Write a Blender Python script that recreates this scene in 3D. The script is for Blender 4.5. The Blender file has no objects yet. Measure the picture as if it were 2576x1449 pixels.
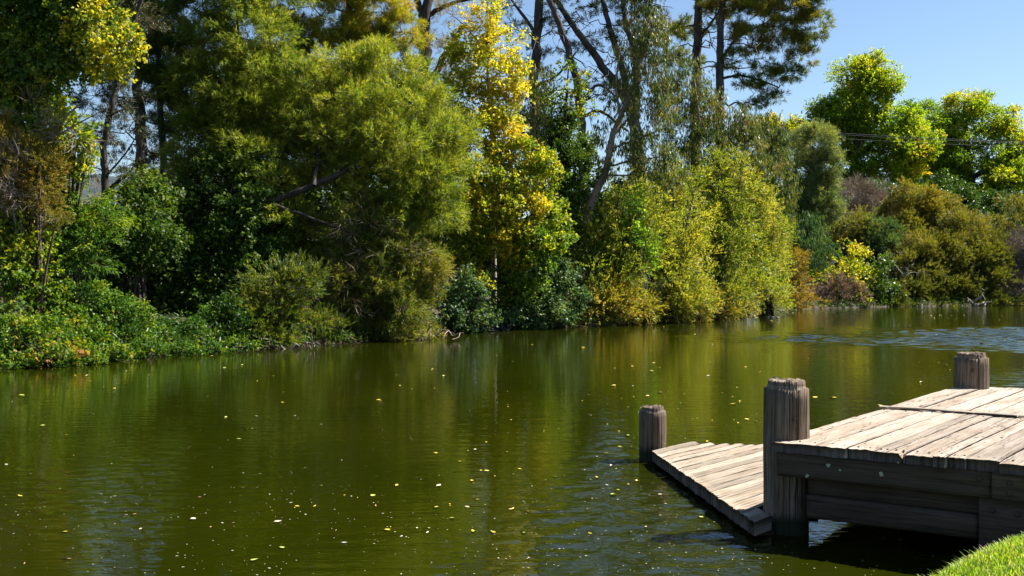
import bpy, bmesh, math, random
import numpy as np
from mathutils import Vector

random.seed(7)
RNG = np.random.default_rng(11)
sc = bpy.context.scene
COL = sc.collection

# ------------------------------------------------------------------ camera
F = 35.0 / 36.0 * 2576.0          # focal length in photo pixels (2576 wide)
CAM_H = 1.8
PITCH = math.atan(34.5 / F)
cp, sp = math.cos(PITCH), math.sin(PITCH)
cam_data = bpy.data.cameras.new("camera")
cam_data.lens = 35.0
cam_data.sensor_width = 36.0
cam_data.clip_start = 0.05
cam_data.clip_end = 4000.0
cam = bpy.data.objects.new("camera", cam_data)
COL.objects.link(cam)
cam.location = (0, 0, CAM_H)
cam.rotation_euler = (math.pi / 2 - PITCH, 0, 0)
sc.camera = cam


def ray(px, py):
    u = (px - 1288.0) / F
    v = (724.5 - py) / F
    return u, cp + v * sp, -sp + v * cp


def P(px, py, d):
    """surveyed point: bearing (px, py) at ground distance d"""
    x, y, z = ray(px, py)
    t = d / y
    return np.array([x * t, d, CAM_H + z * t])


def G(px, py, z=0.0):
    x, y, zz = ray(px, py)
    t = (z - CAM_H) / zz
    return np.array([x * t, y * t, z])


# ------------------------------------------------------------------ light
AZ, EL = math.radians(75), math.radians(50)
S = Vector((math.sin(AZ) * math.cos(EL), math.cos(AZ) * math.cos(EL), math.sin(EL)))
sun_data = bpy.data.lights.new("sun", "SUN")
sun_data.energy = 5.0
sun_data.angle = math.radians(0.5)
sun_data.color = (1.0, 0.94, 0.84)
sun = bpy.data.objects.new("sun", sun_data)
COL.objects.link(sun)
sun.rotation_euler = S.to_track_quat("Z", "Y").to_euler()
sun.location = (30, 10, 40)

world = bpy.data.worlds.new("World")
sc.world = world
world.use_nodes = True
wn = world.node_tree
bg = wn.nodes["Background"]
sky = wn.nodes.new("ShaderNodeTexSky")
sky.sky_type = "NISHITA"
sky.sun_disc = False
sky.sun_elevation = EL
sky.sun_rotation = AZ
sky.air_density = 1.0
sky.dust_density = 0.25
sky.ozone_density = 3.2
wn.links.new(sky.outputs[0], bg.inputs[0])
bg.inputs[1].default_value = 0.054

sc.view_settings.view_transform = "Standard"
sc.view_settings.look = "None"
sc.view_settings.exposure = 1.55
sc.view_settings.gamma = 1.0
sc.view_settings.use_curve_mapping = False
sc.cycles.max_bounces = 10
sc.cycles.diffuse_bounces = 5
sc.cycles.glossy_bounces = 3
sc.cycles.transmission_bounces = 7
sc.cycles.transparent_max_bounces = 4
sc.cycles.caustics_reflective = False
sc.cycles.caustics_refractive = False


# ------------------------------------------------------------------ helpers
def tag(o, label=None, cat=None, group=None, kind=None):
    if label:
        o["label"] = label
    if cat:
        o["category"] = cat
    if group:
        o["group"] = group
    if kind:
        o["kind"] = kind
    return o


def empty(name, loc=(0, 0, 0), rz=0.0):
    o = bpy.data.objects.new(name, None)
    COL.objects.link(o)
    o.location = loc
    o.rotation_euler = (0, 0, rz)
    o.empty_display_size = 0.2
    return o


def mesh_np(name, verts, faces, mat, parent=None, tint=None, smooth=False, origin=None):
    """verts (n,3); faces (m,k) int array, all the same size"""
    verts = np.asarray(verts, dtype=np.float32)
    faces = np.asarray(faces, dtype=np.int32)
    if origin is not None:
        verts = verts - np.asarray(origin, dtype=np.float32)
    me = bpy.data.meshes.new(name)
    m, k = faces.shape
    me.vertices.add(len(verts))
    me.vertices.foreach_set("co", verts.ravel())
    me.loops.add(m * k)
    me.loops.foreach_set("vertex_index", faces.ravel())
    me.polygons.add(m)
    me.polygons.foreach_set("loop_start", np.arange(0, m * k, k, dtype=np.int32))
    me.polygons.foreach_set("loop_total", np.full(m, k, dtype=np.int32))
    if smooth:
        me.polygons.foreach_set("use_smooth", np.ones(m, dtype=bool))
    me.update(calc_edges=True)
    if tint is not None:
        a = me.attributes.new("tint", "FLOAT", "POINT")
        a.data.foreach_set("value", np.asarray(tint, dtype=np.float32))
    if mat:
        for mm in (mat if isinstance(mat, list) else [mat]):
            me.materials.append(mm)
    o = bpy.data.objects.new(name, me)
    COL.objects.link(o)
    if parent is not None:
        o.parent = parent
    return o


class Geo:
    """collects tubes / boxes (quads) into one mesh"""

    def __init__(self):
        self.v, self.f, self.n = [], [], 0

    def add(self, v, f):
        self.v.append(np.asarray(v, float))
        self.f.append(np.asarray(f, int) + self.n)
        self.n += len(v)

    def tube(self, pts, rad, sides=6, cap=True):
        pts = np.asarray(pts, float)
        rad = np.asarray(rad, float)
        n = len(pts)
        tan = np.gradient(pts, axis=0)
        tan /= np.linalg.norm(tan, axis=1)[:, None] + 1e-9
        ref = np.array([0.0, 0, 1]) if abs(tan[:, 2]).mean() < 0.8 else np.array([1.0, 0, 0])
        a = np.cross(tan, ref)
        a /= np.linalg.norm(a, axis=1)[:, None] + 1e-9
        b = np.cross(tan, a)
        th = np.linspace(0, 2 * math.pi, sides, endpoint=False)
        ring = (pts[:, None, :] + rad[:, None, None] * (np.cos(th)[None, :, None] * a[:, None, :] + np.sin(th)[None, :, None] * b[:, None, :]))
        v = ring.reshape(-1, 3)
        i = np.arange(n - 1)[:, None] * sides
        j = np.arange(sides)[None, :]
        jn = (j + 1) % sides
        f = np.stack([i + j, i + jn, i + sides + jn, i + sides + j], -1).reshape(-1, 4)
        self.add(v, f)

    def build(self, name, mat, parent=None, smooth=True, tint=None):
        if not self.v:
            return None
        return mesh_np(name, np.concatenate(self.v), np.concatenate(self.f), mat, parent, smooth=smooth, tint=tint)


def wobble_path(p0, p1, n, amp, sag=0.0):
    p0, p1 = np.asarray(p0, float), np.asarray(p1, float)
    t = np.linspace(0, 1, n)
    L = np.linalg.norm(p1 - p0)
    pts = p0 + (p1 - p0) * t[:, None]
    off = RNG.normal(size=(n, 3)) * amp * L
    off[0] = 0
    off[-1] = 0
    pts += off
    pts[:, 2] += -sag * L * 4 * t * (1 - t)
    return pts


def resample(pts, rad, n):
    pts, rad = np.asarray(pts, float), np.asarray(rad, float)
    if len(pts) < 3:
        t = np.linspace(0, 1, n)
        return pts[0] + (pts[-1] - pts[0]) * t[:, None], rad[0] + (rad[-1] - rad[0]) * t
    # Catmull-Rom
    k = len(pts)
    tt = np.linspace(0, k - 1, n)
    out, ro = [], []
    for t in tt:
        i = min(int(t), k - 2)
        u = t - i
        p0, p1, p2, p3 = pts[max(i - 1, 0)], pts[i], pts[i + 1], pts[min(i + 2, k - 1)]
        out.append(0.5 * ((2 * p1) + (p2 - p0) * u + (2 * p0 - 5 * p1 + 4 * p2 - p3) * u * u + (3 * p1 - p0 - 3 * p2 + p3) * u ** 3))
        ro.append(rad[i] + (rad[i + 1] - rad[i]) * u)
    return np.array(out), np.array(ro)


def unit(a):
    return a / (np.linalg.norm(a, axis=-1, keepdims=True) + 1e-9)


# ------------------------------------------------------------------ materials
def new_mat(name):
    m = bpy.data.materials.new(name)
    m.use_nodes = True
    nt = m.node_tree
    nt.nodes.clear()
    out = nt.nodes.new("ShaderNodeOutputMaterial")
    return m, nt, out


def ramp(nt, stops, interp="LINEAR"):
    r = nt.nodes.new("ShaderNodeValToRGB")
    r.color_ramp.interpolation = interp
    el = r.color_ramp.elements
    while len(el) > len(stops):
        el.remove(el[-1])
    while len(el) < len(stops):
        el.new(0.5)
    for e, (p, c) in zip(el, stops):
        e.position = p
        e.color = (c[0], c[1], c[2], 1)
    return r


def leaf_mat(name, cols, trans=0.45, rough=0.45, spec=0.4, tmul=(1.5, 1.35, 0.5)):
    cols = [tuple(min(.75, c * 1.2) for c in q) for q in cols]
    trans = min(.62, trans + .08) if trans > .25 else trans
    m, nt, out = new_mat(name)
    at = nt.nodes.new("ShaderNodeAttribute")
    at.attribute_name = "tint"
    stops = [(0.15 + 0.7 * i / max(1, len(cols) - 1), c) for i, c in enumerate(cols)]
    r = ramp(nt, stops)
    nt.links.new(at.outputs["Fac"], r.inputs[0])
    pb = nt.nodes.new("ShaderNodeBsdfPrincipled")
    pb.inputs["Roughness"].default_value = rough
    pb.inputs["Specular IOR Level"].default_value = spec
    nt.links.new(r.outputs[0], pb.inputs["Base Color"])
    mul = nt.nodes.new("ShaderNodeMix")
    mul.data_type = "RGBA"
    mul.blend_type = "MULTIPLY"
    mul.inputs["Factor"].default_value = 1.0
    mul.inputs["B"].default_value = (*tmul, 1)
    nt.links.new(r.outputs[0], mul.inputs["A"])
    tr = nt.nodes.new("ShaderNodeBsdfTranslucent")
    nt.links.new(mul.outputs["Result"], tr.inputs[0])
    mx = nt.nodes.new("ShaderNodeMixShader")
    mx.inputs[0].default_value = trans
    nt.links.new(pb.outputs[0], mx.inputs[1])
    nt.links.new(tr.outputs[0], mx.inputs[2])
    nt.links.new(mx.outputs[0], out.inputs[0])
    return m


def bark_mat(name, c1, c2, scale=6.0, stretch=0.18):
    m, nt, out = new_mat(name)
    tc = nt.nodes.new("ShaderNodeTexCoord")
    mp = nt.nodes.new("ShaderNodeMapping")
    mp.inputs["Scale"].default_value = (1, 1, stretch)
    nt.links.new(tc.outputs["Object"], mp.inputs[0])
    n = nt.nodes.new("ShaderNodeTexNoise")
    n.inputs["Scale"].default_value = scale
    n.inputs["Detail"].default_value = 5
    nt.links.new(mp.outputs[0], n.inputs[0])
    r = ramp(nt, [(0.35, c1), (0.68, c2)])
    nt.links.new(n.outputs["Fac"], r.inputs[0])
    pb = nt.nodes.new("ShaderNodeBsdfPrincipled")
    pb.inputs["Roughness"].default_value = 0.85
    nt.links.new(r.outputs[0], pb.inputs["Base Color"])
    b = nt.nodes.new("ShaderNodeBump")
    b.inputs["Strength"].default_value = 0.6
    b.inputs["Distance"].default_value = 0.03
    nt.links.new(n.outputs["Fac"], b.inputs["Height"])
    nt.links.new(b.outputs[0], pb.inputs["Normal"])
    nt.links.new(pb.outputs[0], out.inputs[0])
    return m


M = {}
M["wattle"] = leaf_mat("wattle_leaf", [(0.057, 0.10, 0.013), (0.132, 0.175, 0.022), (0.225, 0.245, 0.032), (0.32, 0.275, 0.03)], 0.47, 0.5, 0.3, (1.3, 1.32, 0.5))
M["wattle_low"] = leaf_mat("wattle_low_leaf", [(0.045, 0.08, 0.014), (0.10, 0.135, 0.02), (0.18, 0.19, 0.03), (0.21, 0.17, 0.06)], 0.4, 0.5, 0.3)
M["gold"] = leaf_mat("gold_leaf", [(0.19, 0.24, 0.02), (0.38, 0.38, 0.03), (0.52, 0.45, 0.035), (0.58, 0.38, 0.03)], 0.5, 0.45, 0.35, (1.2, 1.15, 0.5))
M["goldgreen"] = leaf_mat("gold_green_leaf", [(0.065, 0.14, 0.014), (0.19, 0.26, 0.02), (0.40, 0.38, 0.025), (0.54, 0.38, 0.022)], 0.5, 0.45, 0.35, (1.2, 1.15, 0.5))
M["poplar_green"] = leaf_mat("poplar_green_leaf", [(0.03, 0.075, 0.01), (0.065, 0.13, 0.015), (0.17, 0.22, 0.02), (0.42, 0.38, 0.02)], 0.42, 0.45, 0.35)
M["ivy"] = leaf_mat("ivy_leaf", [(0.018, 0.045, 0.007), (0.038, 0.08, 0.010), (0.078, 0.125, 0.013), (0.17, 0.20, 0.02)], 0.36, 0.5, 0.25, (1.3, 1.3, 0.5))
M["yellowgreen"] = leaf_mat("yellow_green_leaf", [(0.06, 0.13, 0.012), (0.15, 0.22, 0.02), (0.29, 0.32, 0.022), (0.44, 0.37, 0.02)], 0.48, 0.45, 0.35)
M["bramble"] = leaf_mat("bramble_leaf", [(0.02, 0.06, 0.008), (0.045, 0.11, 0.010), (0.10, 0.18, 0.013), (0.24, 0.25, 0.02)], 0.42, 0.48, 0.3)
M["autumn"] = leaf_mat("autumn_leaf", [(0.08, 0.12, 0.015), (0.22, 0.20, 0.02), (0.30, 0.16, 0.03), (0.30, 0.16, 0.07)], 0.4, 0.5, 0.3)
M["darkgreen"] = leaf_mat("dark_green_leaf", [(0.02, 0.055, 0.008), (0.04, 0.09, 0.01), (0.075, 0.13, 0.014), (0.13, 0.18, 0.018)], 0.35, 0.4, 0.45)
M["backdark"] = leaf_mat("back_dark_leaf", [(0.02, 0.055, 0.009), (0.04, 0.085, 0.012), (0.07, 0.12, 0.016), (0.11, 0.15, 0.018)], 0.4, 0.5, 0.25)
M["pine"] = leaf_mat("pine_needle", [(0.03, 0.065, 0.012), (0.075, 0.125, 0.015), (0.17, 0.21, 0.02), (0.24, 0.17, 0.05)], 0.35, 0.5, 0.3)
M["pine_lime"] = leaf_mat("pine_lime_needle", [(0.07, 0.11, 0.01), (0.16, 0.2, 0.014), (0.27, 0.27, 0.018), (0.32, 0.24, 0.03)], 0.4, 0.5, 0.3)
M["pine_dark"] = leaf_mat("pine_dark_needle", [(0.02, 0.03, 0.014), (0.035, 0.05, 0.018), (0.06, 0.07, 0.022), (0.10, 0.075, 0.04)], 0.2, 0.55, 0.3)
M["conifer"] = leaf_mat("conifer_spray", [(0.02, 0.05, 0.01), (0.045, 0.085, 0.012), (0.09, 0.13, 0.016), (0.14, 0.17, 0.02)], 0.3, 0.5, 0.3)
M["euc"] = leaf_mat("gum_leaf", [(0.03, 0.055, 0.016), (0.065, 0.10, 0.024), (0.12, 0.15, 0.032), (0.24, 0.16, 0.05)], 0.32, 0.42, 0.35)
M["willow"] = leaf_mat("willow_leaf", [(0.06, 0.108, 0.013), (0.135, 0.19, 0.022), (0.23, 0.265, 0.038), (0.33, 0.30, 0.055)], 0.45, 0.45, 0.35)
M["willow_gold"] = leaf_mat("willow_gold_leaf", [(0.08, 0.115, 0.016), (0.17, 0.19, 0.024), (0.27, 0.25, 0.033), (0.31, 0.21, 0.05)], 0.42, 0.45, 0.35)
M["bluegreen"] = leaf_mat("blue_green_leaf", [(0.02, 0.055, 0.022), (0.04, 0.09, 0.034), (0.08, 0.14, 0.05), (0.15, 0.20, 0.07)], 0.3, 0.5, 0.25)
M["silver"] = leaf_mat("silver_wattle_leaf", [(0.06, 0.10, 0.04), (0.11, 0.16, 0.06), (0.18, 0.22, 0.08), (0.24, 0.26, 0.08)], 0.3, 0.5, 0.3)
M["oak"] = leaf_mat("oak_leaf", [(0.08, 0.155, 0.012), (0.16, 0.245, 0.014), (0.27, 0.32, 0.017), (0.42, 0.29, 0.02)], 0.55, 0.5, 0.3, (1.4, 1.4, 0.4))
M["olive"] = leaf_mat("tea_tree_olive", [(0.055, 0.075, 0.016), (0.105, 0.125, 0.022), (0.165, 0.165, 0.03), (0.22, 0.17, 0.04)], 0.32, 0.5, 0.3)
M["goldtea"] = leaf_mat("tea_tree_gold", [(0.065, 0.088, 0.016), (0.125, 0.142, 0.024), (0.19, 0.18, 0.033), (0.23, 0.175, 0.035)], 0.35, 0.5, 0.3)
M["brownleaf"] = leaf_mat("brown_fine_leaf", [(0.07, 0.075, 0.016), (0.14, 0.13, 0.02), (0.22, 0.17, 0.025), (0.27, 0.15, 0.03)], 0.35, 0.5, 0.3)
M["litter"] = leaf_mat("dark_litter", [(0.02, 0.014, 0.009), (0.045, 0.03, 0.018), (0.09, 0.06, 0.03), (0.16, 0.11, 0.05)], 0.05, 0.8, 0.2)  # dark brown twig and leaf colours
M["greytwig"] = leaf_mat("grey_twig", [(0.08, 0.065, 0.055), (0.15, 0.12, 0.10), (0.23, 0.19, 0.16), (0.28, 0.2, 0.15)], 0.05, 0.8, 0.2)
M["pinktwig"] = leaf_mat("pink_seed", [(0.09, 0.065, 0.06), (0.16, 0.115, 0.11), (0.24, 0.175, 0.17), (0.3, 0.2, 0.13)], 0.2, 0.8, 0.2)
M["browntwig"] = leaf_mat("brown_twig", [(0.05, 0.035, 0.025), (0.10, 0.07, 0.05), (0.16, 0.12, 0.09), (0.22, 0.17, 0.13)], 0.05, 0.8, 0.2)
M["fern"] = leaf_mat("fern_frond", [(0.03, 0.08, 0.02), (0.07, 0.14, 0.03), (0.12, 0.2, 0.04), (0.2, 0.26, 0.05)], 0.4, 0.45, 0.4)
M["lime"] = leaf_mat("lime_vine_leaf", [(0.10, 0.24, 0.03), (0.18, 0.34, 0.04), (0.28, 0.42, 0.06), (0.36, 0.42, 0.1)], 0.45, 0.4, 0.4)
M["grass"] = leaf_mat("lawn_blade", [(0.09, 0.19, 0.012), (0.19, 0.31, 0.014), (0.29, 0.37, 0.018), (0.50, 0.42, 0.16)], 0.5, 0.4, 0.4, (1.2, 1.2, 0.5))

BARK = {
    "dark": bark_mat("bark_dark", (0.012, 0.009, 0.007), (0.05, 0.037, 0.028)),
    "brown": bark_mat("bark_brown", (0.03, 0.02, 0.014), (0.10, 0.07, 0.05)),
    "pine": bark_mat("bark_pine", (0.025, 0.02, 0.018), (0.085, 0.065, 0.055), 5.0, 0.3),
    "gum": bark_mat("bark_gum", (0.10, 0.07, 0.05), (0.32, 0.25, 0.19), 3.0, 0.15),
    "pale": bark_mat("bark_pale", (0.12, 0.10, 0.08), (0.30, 0.26, 0.21)),
}

# ------------------------------------------------------------------ terrain
BANK = np.array([(-300, -60), (-60, -10), (-26, 8), (-14, 15.5), (-9.87, 19.2), (-8.7, 20.0), (-7.3, 22.5), (-6.0, 23.7), (-2.6, 28.2), (-2.0, 31.7),
                 (2.6, 34.2), (7.4, 39.2), (14.6, 51.2), (21.4, 55.7), (29.7, 57.8), (60, 61), (300, 80)], float)
NEAR = np.array([(300, 130), (40, 30), (12, 14), (6.6, 9.0), (4.6, 6.6), (3.25, 6.05), (2.60, 5.64), (1.86, 4.93), (1.06, 3.7), (0, 2.6), (-3, 1.6), (-9, -2), (-20, -14), (-300, -160)], float)


def sdist(poly, x, y):
    """signed distance to a polyline, positive on its left-hand side"""
    x, y = np.asarray(x, float), np.asarray(y, float)
    best = np.full(x.shape, 1e9)
    sg = np.ones(x.shape)
    for (ax, ay), (bx, by) in zip(poly[:-1], poly[1:]):
        dx, dy = bx - ax, by - ay
        t = np.clip(((x - ax) * dx + (y - ay) * dy) / (dx * dx + dy * dy), 0, 1)
        qx, qy = x - (ax + t * dx), y - (ay + t * dy)
        d = np.hypot(qx, qy)
        cr = dx * qy - dy * qx
        upd = d < best - 1e-6
        best = np.where(upd, d, best)
        sg = np.where(upd, np.sign(cr), sg)
    return best * sg


def ground(x, y):
    s = sdist(BANK, x, y)
    zf = np.where(s > 0, 0.35 * (1 - np.exp(-np.maximum(s, 0) / 0.5)) + 1.3 * (1 - np.exp(-np.maximum(s, 0) / 9)) + 0.012 * np.maximum(s, 0), np.maximum(-1.2, s * 0.5))
    n = sdist(NEAR, x, y)
    zn = np.where(n > 0, 0.36 * (1 - np.exp(-np.maximum(n, 0) / 0.14)) + 0.25 * (1 - np.exp(-np.maximum(n, 0) / 4)), np.maximum(-1.2, n * 1.2))
    z = np.maximum(zf, zn)
    return z + np.where(z > 0.1, 0.03 * np.sin(x * 1.7 + 0.6 * y) * np.cos(y * 1.3), 0)


def axis(parts):
    out = [np.arange(a, b, s) for a, b, s in parts]
    return np.concatenate(out)


gx = axis([(-900, -60, 60), (-60, -15, 3), (-15, 0.5, 0.5), (0.5, 5, 0.1), (5, 34, 0.6), (34, 80, 4), (80, 960, 60)])
gy = axis([(-120, -4, 6), (-4, 3, 0.5), (3, 7.5, 0.1), (7.5, 66, 0.6), (66, 140, 5), (140, 1500, 80)])
GX, GY = np.meshgrid(gx, gy)
GZ = ground(GX, GY)
gv = np.stack([GX, GY, GZ], -1).reshape(-1, 3)
nx, ny = len(gx), len(gy)
ii, jj = np.meshgrid(np.arange(nx - 1), np.arange(ny - 1))
gf = np.stack([jj * nx + ii, jj * nx + ii + 1, (jj + 1) * nx + ii + 1, (jj + 1) * nx + ii], -1).reshape(-1, 4)

m, nt, out = new_mat("earth")
geo = nt.nodes.new("ShaderNodeNewGeometry")
n1 = nt.nodes.new("ShaderNodeTexNoise")
n1.inputs["Scale"].default_value = 3.0
n1.inputs["Detail"].default_value = 8
nt.links.new(geo.outputs["Position"], n1.inputs[0])
r1 = ramp(nt, [(0.35, (0.018, 0.014, 0.009)), (0.55, (0.05, 0.038, 0.02)), (0.7, (0.04, 0.055, 0.014))])
nt.links.new(n1.outputs["Fac"], r1.inputs[0])
pb = nt.nodes.new("ShaderNodeBsdfPrincipled")
pb.inputs["Roughness"].default_value = 0.95
nt.links.new(r1.outputs[0], pb.inputs["Base Color"])
b = nt.nodes.new("ShaderNodeBump")
b.inputs["Strength"].default_value = 0.7
b.inputs["Distance"].default_value = 0.06
nt.links.new(n1.outputs["Fac"], b.inputs["Height"])
nt.links.new(b.outputs[0], pb.inputs["Normal"])
nt.links.new(pb.outputs[0], out.inputs[0])
g_obj = mesh_np("ground", gv, gf, m, smooth=True)
tag(g_obj, "dark earth banks and bed of the pond", "ground", kind="structure")

# distant hills
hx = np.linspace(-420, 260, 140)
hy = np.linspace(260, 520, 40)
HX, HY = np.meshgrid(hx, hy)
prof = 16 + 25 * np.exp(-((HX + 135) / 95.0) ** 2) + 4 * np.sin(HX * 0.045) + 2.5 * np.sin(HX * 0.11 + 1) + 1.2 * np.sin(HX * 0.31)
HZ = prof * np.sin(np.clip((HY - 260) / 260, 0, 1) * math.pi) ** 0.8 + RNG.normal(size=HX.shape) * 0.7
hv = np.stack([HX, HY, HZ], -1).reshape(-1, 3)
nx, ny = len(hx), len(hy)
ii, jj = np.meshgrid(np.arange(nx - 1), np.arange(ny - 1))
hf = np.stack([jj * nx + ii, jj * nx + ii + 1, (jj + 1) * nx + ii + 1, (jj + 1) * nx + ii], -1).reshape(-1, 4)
m, nt, out = new_mat("haze_tinted_hill")
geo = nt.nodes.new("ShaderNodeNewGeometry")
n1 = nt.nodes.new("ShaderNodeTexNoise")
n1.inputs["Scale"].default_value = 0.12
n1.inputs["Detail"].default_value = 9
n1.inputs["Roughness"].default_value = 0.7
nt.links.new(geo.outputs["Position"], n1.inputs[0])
r1 = ramp(nt, [(0.35, (0.025, 0.045, 0.05)), (0.52, (0.045, 0.075, 0.08)), (0.63, (0.13, 0.09, 0.055)), (0.75, (0.06, 0.09, 0.09))])  # distance haze is painted in as the blue of these forest colours
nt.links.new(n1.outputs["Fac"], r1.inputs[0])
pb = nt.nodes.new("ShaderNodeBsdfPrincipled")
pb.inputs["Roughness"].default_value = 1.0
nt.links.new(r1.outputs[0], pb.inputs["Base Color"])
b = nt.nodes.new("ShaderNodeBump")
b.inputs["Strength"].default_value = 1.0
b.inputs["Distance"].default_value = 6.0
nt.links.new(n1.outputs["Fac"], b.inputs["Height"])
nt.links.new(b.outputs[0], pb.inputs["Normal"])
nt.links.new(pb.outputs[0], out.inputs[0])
tag(mesh_np("hills", hv, hf, m, smooth=True), "wooded hill tinted haze-blue, glimpsed between dark pine trunks", "hill", kind="structure")


# ------------------------------------------------------------------ water
def water_material():
    m, nt, out = new_mat("pond_water")
    L = nt.links.new
    N = nt.nodes.new
    geo = N("ShaderNodeNewGeometry")

    def noise(scale, sx, sy, detail=2.0, rough=0.5, rz=0.0, dist=0.0):
        mp = N("ShaderNodeMapping")
        mp.inputs["Scale"].default_value = (sx, sy, 1)
        mp.inputs["Rotation"].default_value = (0, 0, rz)
        L(geo.outputs["Position"], mp.inputs[0])
        n = N("ShaderNodeTexNoise")
        n.inputs["Scale"].default_value = scale
        n.inputs["Detail"].default_value = detail
        n.inputs["Roughness"].default_value = rough
        n.inputs["Distortion"].default_value = dist
        L(mp.outputs[0], n.inputs[0])
        return n.outputs["Fac"]

    def math_(op, a, b_=None, clamp=False):
        x = N("ShaderNodeMath")
        x.operation = op
        x.use_clamp = clamp
        for i, v in enumerate((a, b_)):
            if v is None:
                continue
            if isinstance(v, (int, float)):
                x.inputs[i].default_value = v
            else:
                L(v, x.inputs[i])
        return x.outputs[0]

    def blob(cx, cy, rx, ry, rz=0.0, lo=0.35, hi=1.0, wob=0.35):
        """1 inside an ellipse of the pond's surface, fading to 0 outside"""
        mp = N("ShaderNodeMapping")
        mp.vector_type = "TEXTURE"
        mp.inputs["Location"].default_value = (cx, cy, 0)
        mp.inputs["Rotation"].default_value = (0, 0, rz)
        mp.inputs["Scale"].default_value = (rx, ry, 1)
        L(geo.outputs["Position"], mp.inputs[0])
        ln = N("ShaderNodeVectorMath")
        ln.operation = "LENGTH"
        L(mp.outputs[0], ln.inputs[0])
        d = math_("ADD", ln.outputs["Value"], math_("MULTIPLY", math_("SUBTRACT", patch, 0.5), wob * 2))
        mr = N("ShaderNodeMapRange")
        mr.interpolation_type = "SMOOTHSTEP"
        mr.inputs["From Min"].default_value = lo
        mr.inputs["From Max"].default_value = hi
        mr.inputs["To Min"].default_value = 1
        mr.inputs["To Max"].default_value = 0
        L(d, mr.inputs["Value"])
        return mr.outputs[0]

    patch = noise(0.5, 1.0, 1.0, 3.0)
    wind = blob(17.5, 27.0, 13.0, 7.5, 0.0, 0.45, 1.0, 0.3)
    wind2 = blob(9.5, 16.0, 5.0, 4.5, 0.1, 0.3, 1.0, 0.5)
    eddy = blob(1.2, 7.4, 1.7, 3.4, -0.1, 0.15, 1.0, 0.5)
    left = blob(-3.6, 8.8, 2.2, 3.8, 0.0, 0.1, 1.0, 0.5)

    calm = noise(4.2, 0.5, 1.5, 2.0, 0.55)            # long low ripples
    fine = noise(15.0, 0.6, 1.3, 2.0, 0.55, 0.25)      # short capillary ripples
    cross = noise(9.0, 0.75, 1.2, 2.0, 0.5, -0.6, 0.4)
    h = math_("MULTIPLY", calm, math_("ADD", 0.0055, math_("MULTIPLY", left, 0.003)))
    h = math_("ADD", h, math_("MULTIPLY", fine, math_("ADD", 0.0012, math_("MULTIPLY", wind, 0.004))))
    h = math_("ADD", h, math_("MULTIPLY", noise(6.0, 0.6, 1.2, 3.0, 0.6, 0.1), math_("ADD", math_("MULTIPLY", wind, 0.004), math_("MULTIPLY", wind2, 0.008))))
    h = math_("ADD", h, math_("MULTIPLY", cross, math_("ADD", math_("MULTIPLY", eddy, 0.006), 0.0006)))
    bump = N("ShaderNodeBump")
    bump.inputs["Strength"].default_value = 1.0
    bump.inputs["Distance"].default_value = 1.0
    L(h, bump.inputs["Height"])
    pb = N("ShaderNodeBsdfPrincipled")
    murk = noise(0.35, 1, 1, 2.0)
    rr = ramp(nt, [(0.35, (0.0095, 0.0128, 0.0003)), (0.65, (0.0130, 0.0160, 0.0004))])
    L(murk, rr.inputs[0])
    L(rr.outputs[0], pb.inputs["Base Color"])
    pb.inputs["Roughness"].default_value = 0.03
    pb.inputs["IOR"].default_value = 1.333
    L(bump.outputs[0], pb.inputs["Normal"])
    L(pb.outputs[0], out.inputs[0])
    return m


def wave_sum(X, Y, n, l0, l1, rms, spread, seed, heading=math.pi / 2):
    r = np.random.default_rng(seed)
    z = np.zeros_like(X)
    a = rms / math.sqrt(n / 2)
    for _ in range(n):
        lam = l0 * (l1 / l0) ** r.random()
        k = 2 * math.pi / lam
        th = heading + r.normal() * spread
        z += a / k * np.sin(k * (X * math.cos(th) + Y * math.sin(th)) + r.random() * 6.283)
    return z


def zone(X, Y, cx, cy, rx, ry, lo, hi, wob=.25):
    q = np.hypot((X - cx) / rx, (Y - cy) / ry)
    q = q + wob * (np.sin(X * .55 + Y * .23 + 1) * np.cos(Y * .5 - X * .2) + .5 * np.sin(X * 1.4 - Y * .9) * np.sin(Y * 1.1 + 2))
    t = np.clip((hi - q) / (hi - lo), 0, 1)
    return t * t * (3 - 2 * t)


def pond_height(X, Y):
    z = np.zeros_like(X)
    wm = zone(X, Y, 20.5, 27.5, 16.5, 8.2, .45, 1.03, .12)
    gust = .82 + .18 * np.sin(X * .9 + Y * .35) * np.sin(Y * 1.3 - X * .25 + 1)
    z += wm * gust * wave_sum(X, Y, 52, .22, .75, .28, .45, 1)
    z += zone(X, Y, 9.5, 15.5, 4.8, 4.2, .15, 1.0, .35) * wave_sum(X, Y, 36, .16, .5, .06, .6, 2, 1.3)
    z += zone(X, Y, 1.1, 7.6, 1.5, 3.2, .1, 1.0, .3) * wave_sum(X, Y, 44, .10, .42, .085, .75, 3, 1.9)
    z += zone(X, Y, -3.4, 8.8, 1.6, 3.4, .1, 1.0, .3) * wave_sum(X, Y, 30, .12, .40, .045, .5, 4, 1.5)
    return z


wx = axis([(-300, -20, 40), (-20, -5.2, 1.0), (-5.2, 3.6, .034), (3.6, 33, .075), (33, 60, 3), (60, 301, 40)])
wy = axis([(-150, 4.8, 6), (4.8, 12.2, .034), (12.2, 36, .075), (36, 80, 2), (80, 150, 10)])
WX, WY = np.meshgrid(wx, wy)
WZ = pond_height(WX, WY)
nx, ny = len(wx), len(wy)
ii, jj = np.meshgrid(np.arange(nx - 1), np.arange(ny - 1))
wf = np.stack([jj * nx + ii, jj * nx + ii + 1, (jj + 1) * nx + ii + 1, (jj + 1) * nx + ii], -1).reshape(-1, 4)
tag(mesh_np("water", np.stack([WX, WY, WZ], -1).reshape(-1, 3), wf, water_material(), smooth=True), "murky olive green pond water with ripples and tree reflections", "water", kind="structure")

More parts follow.
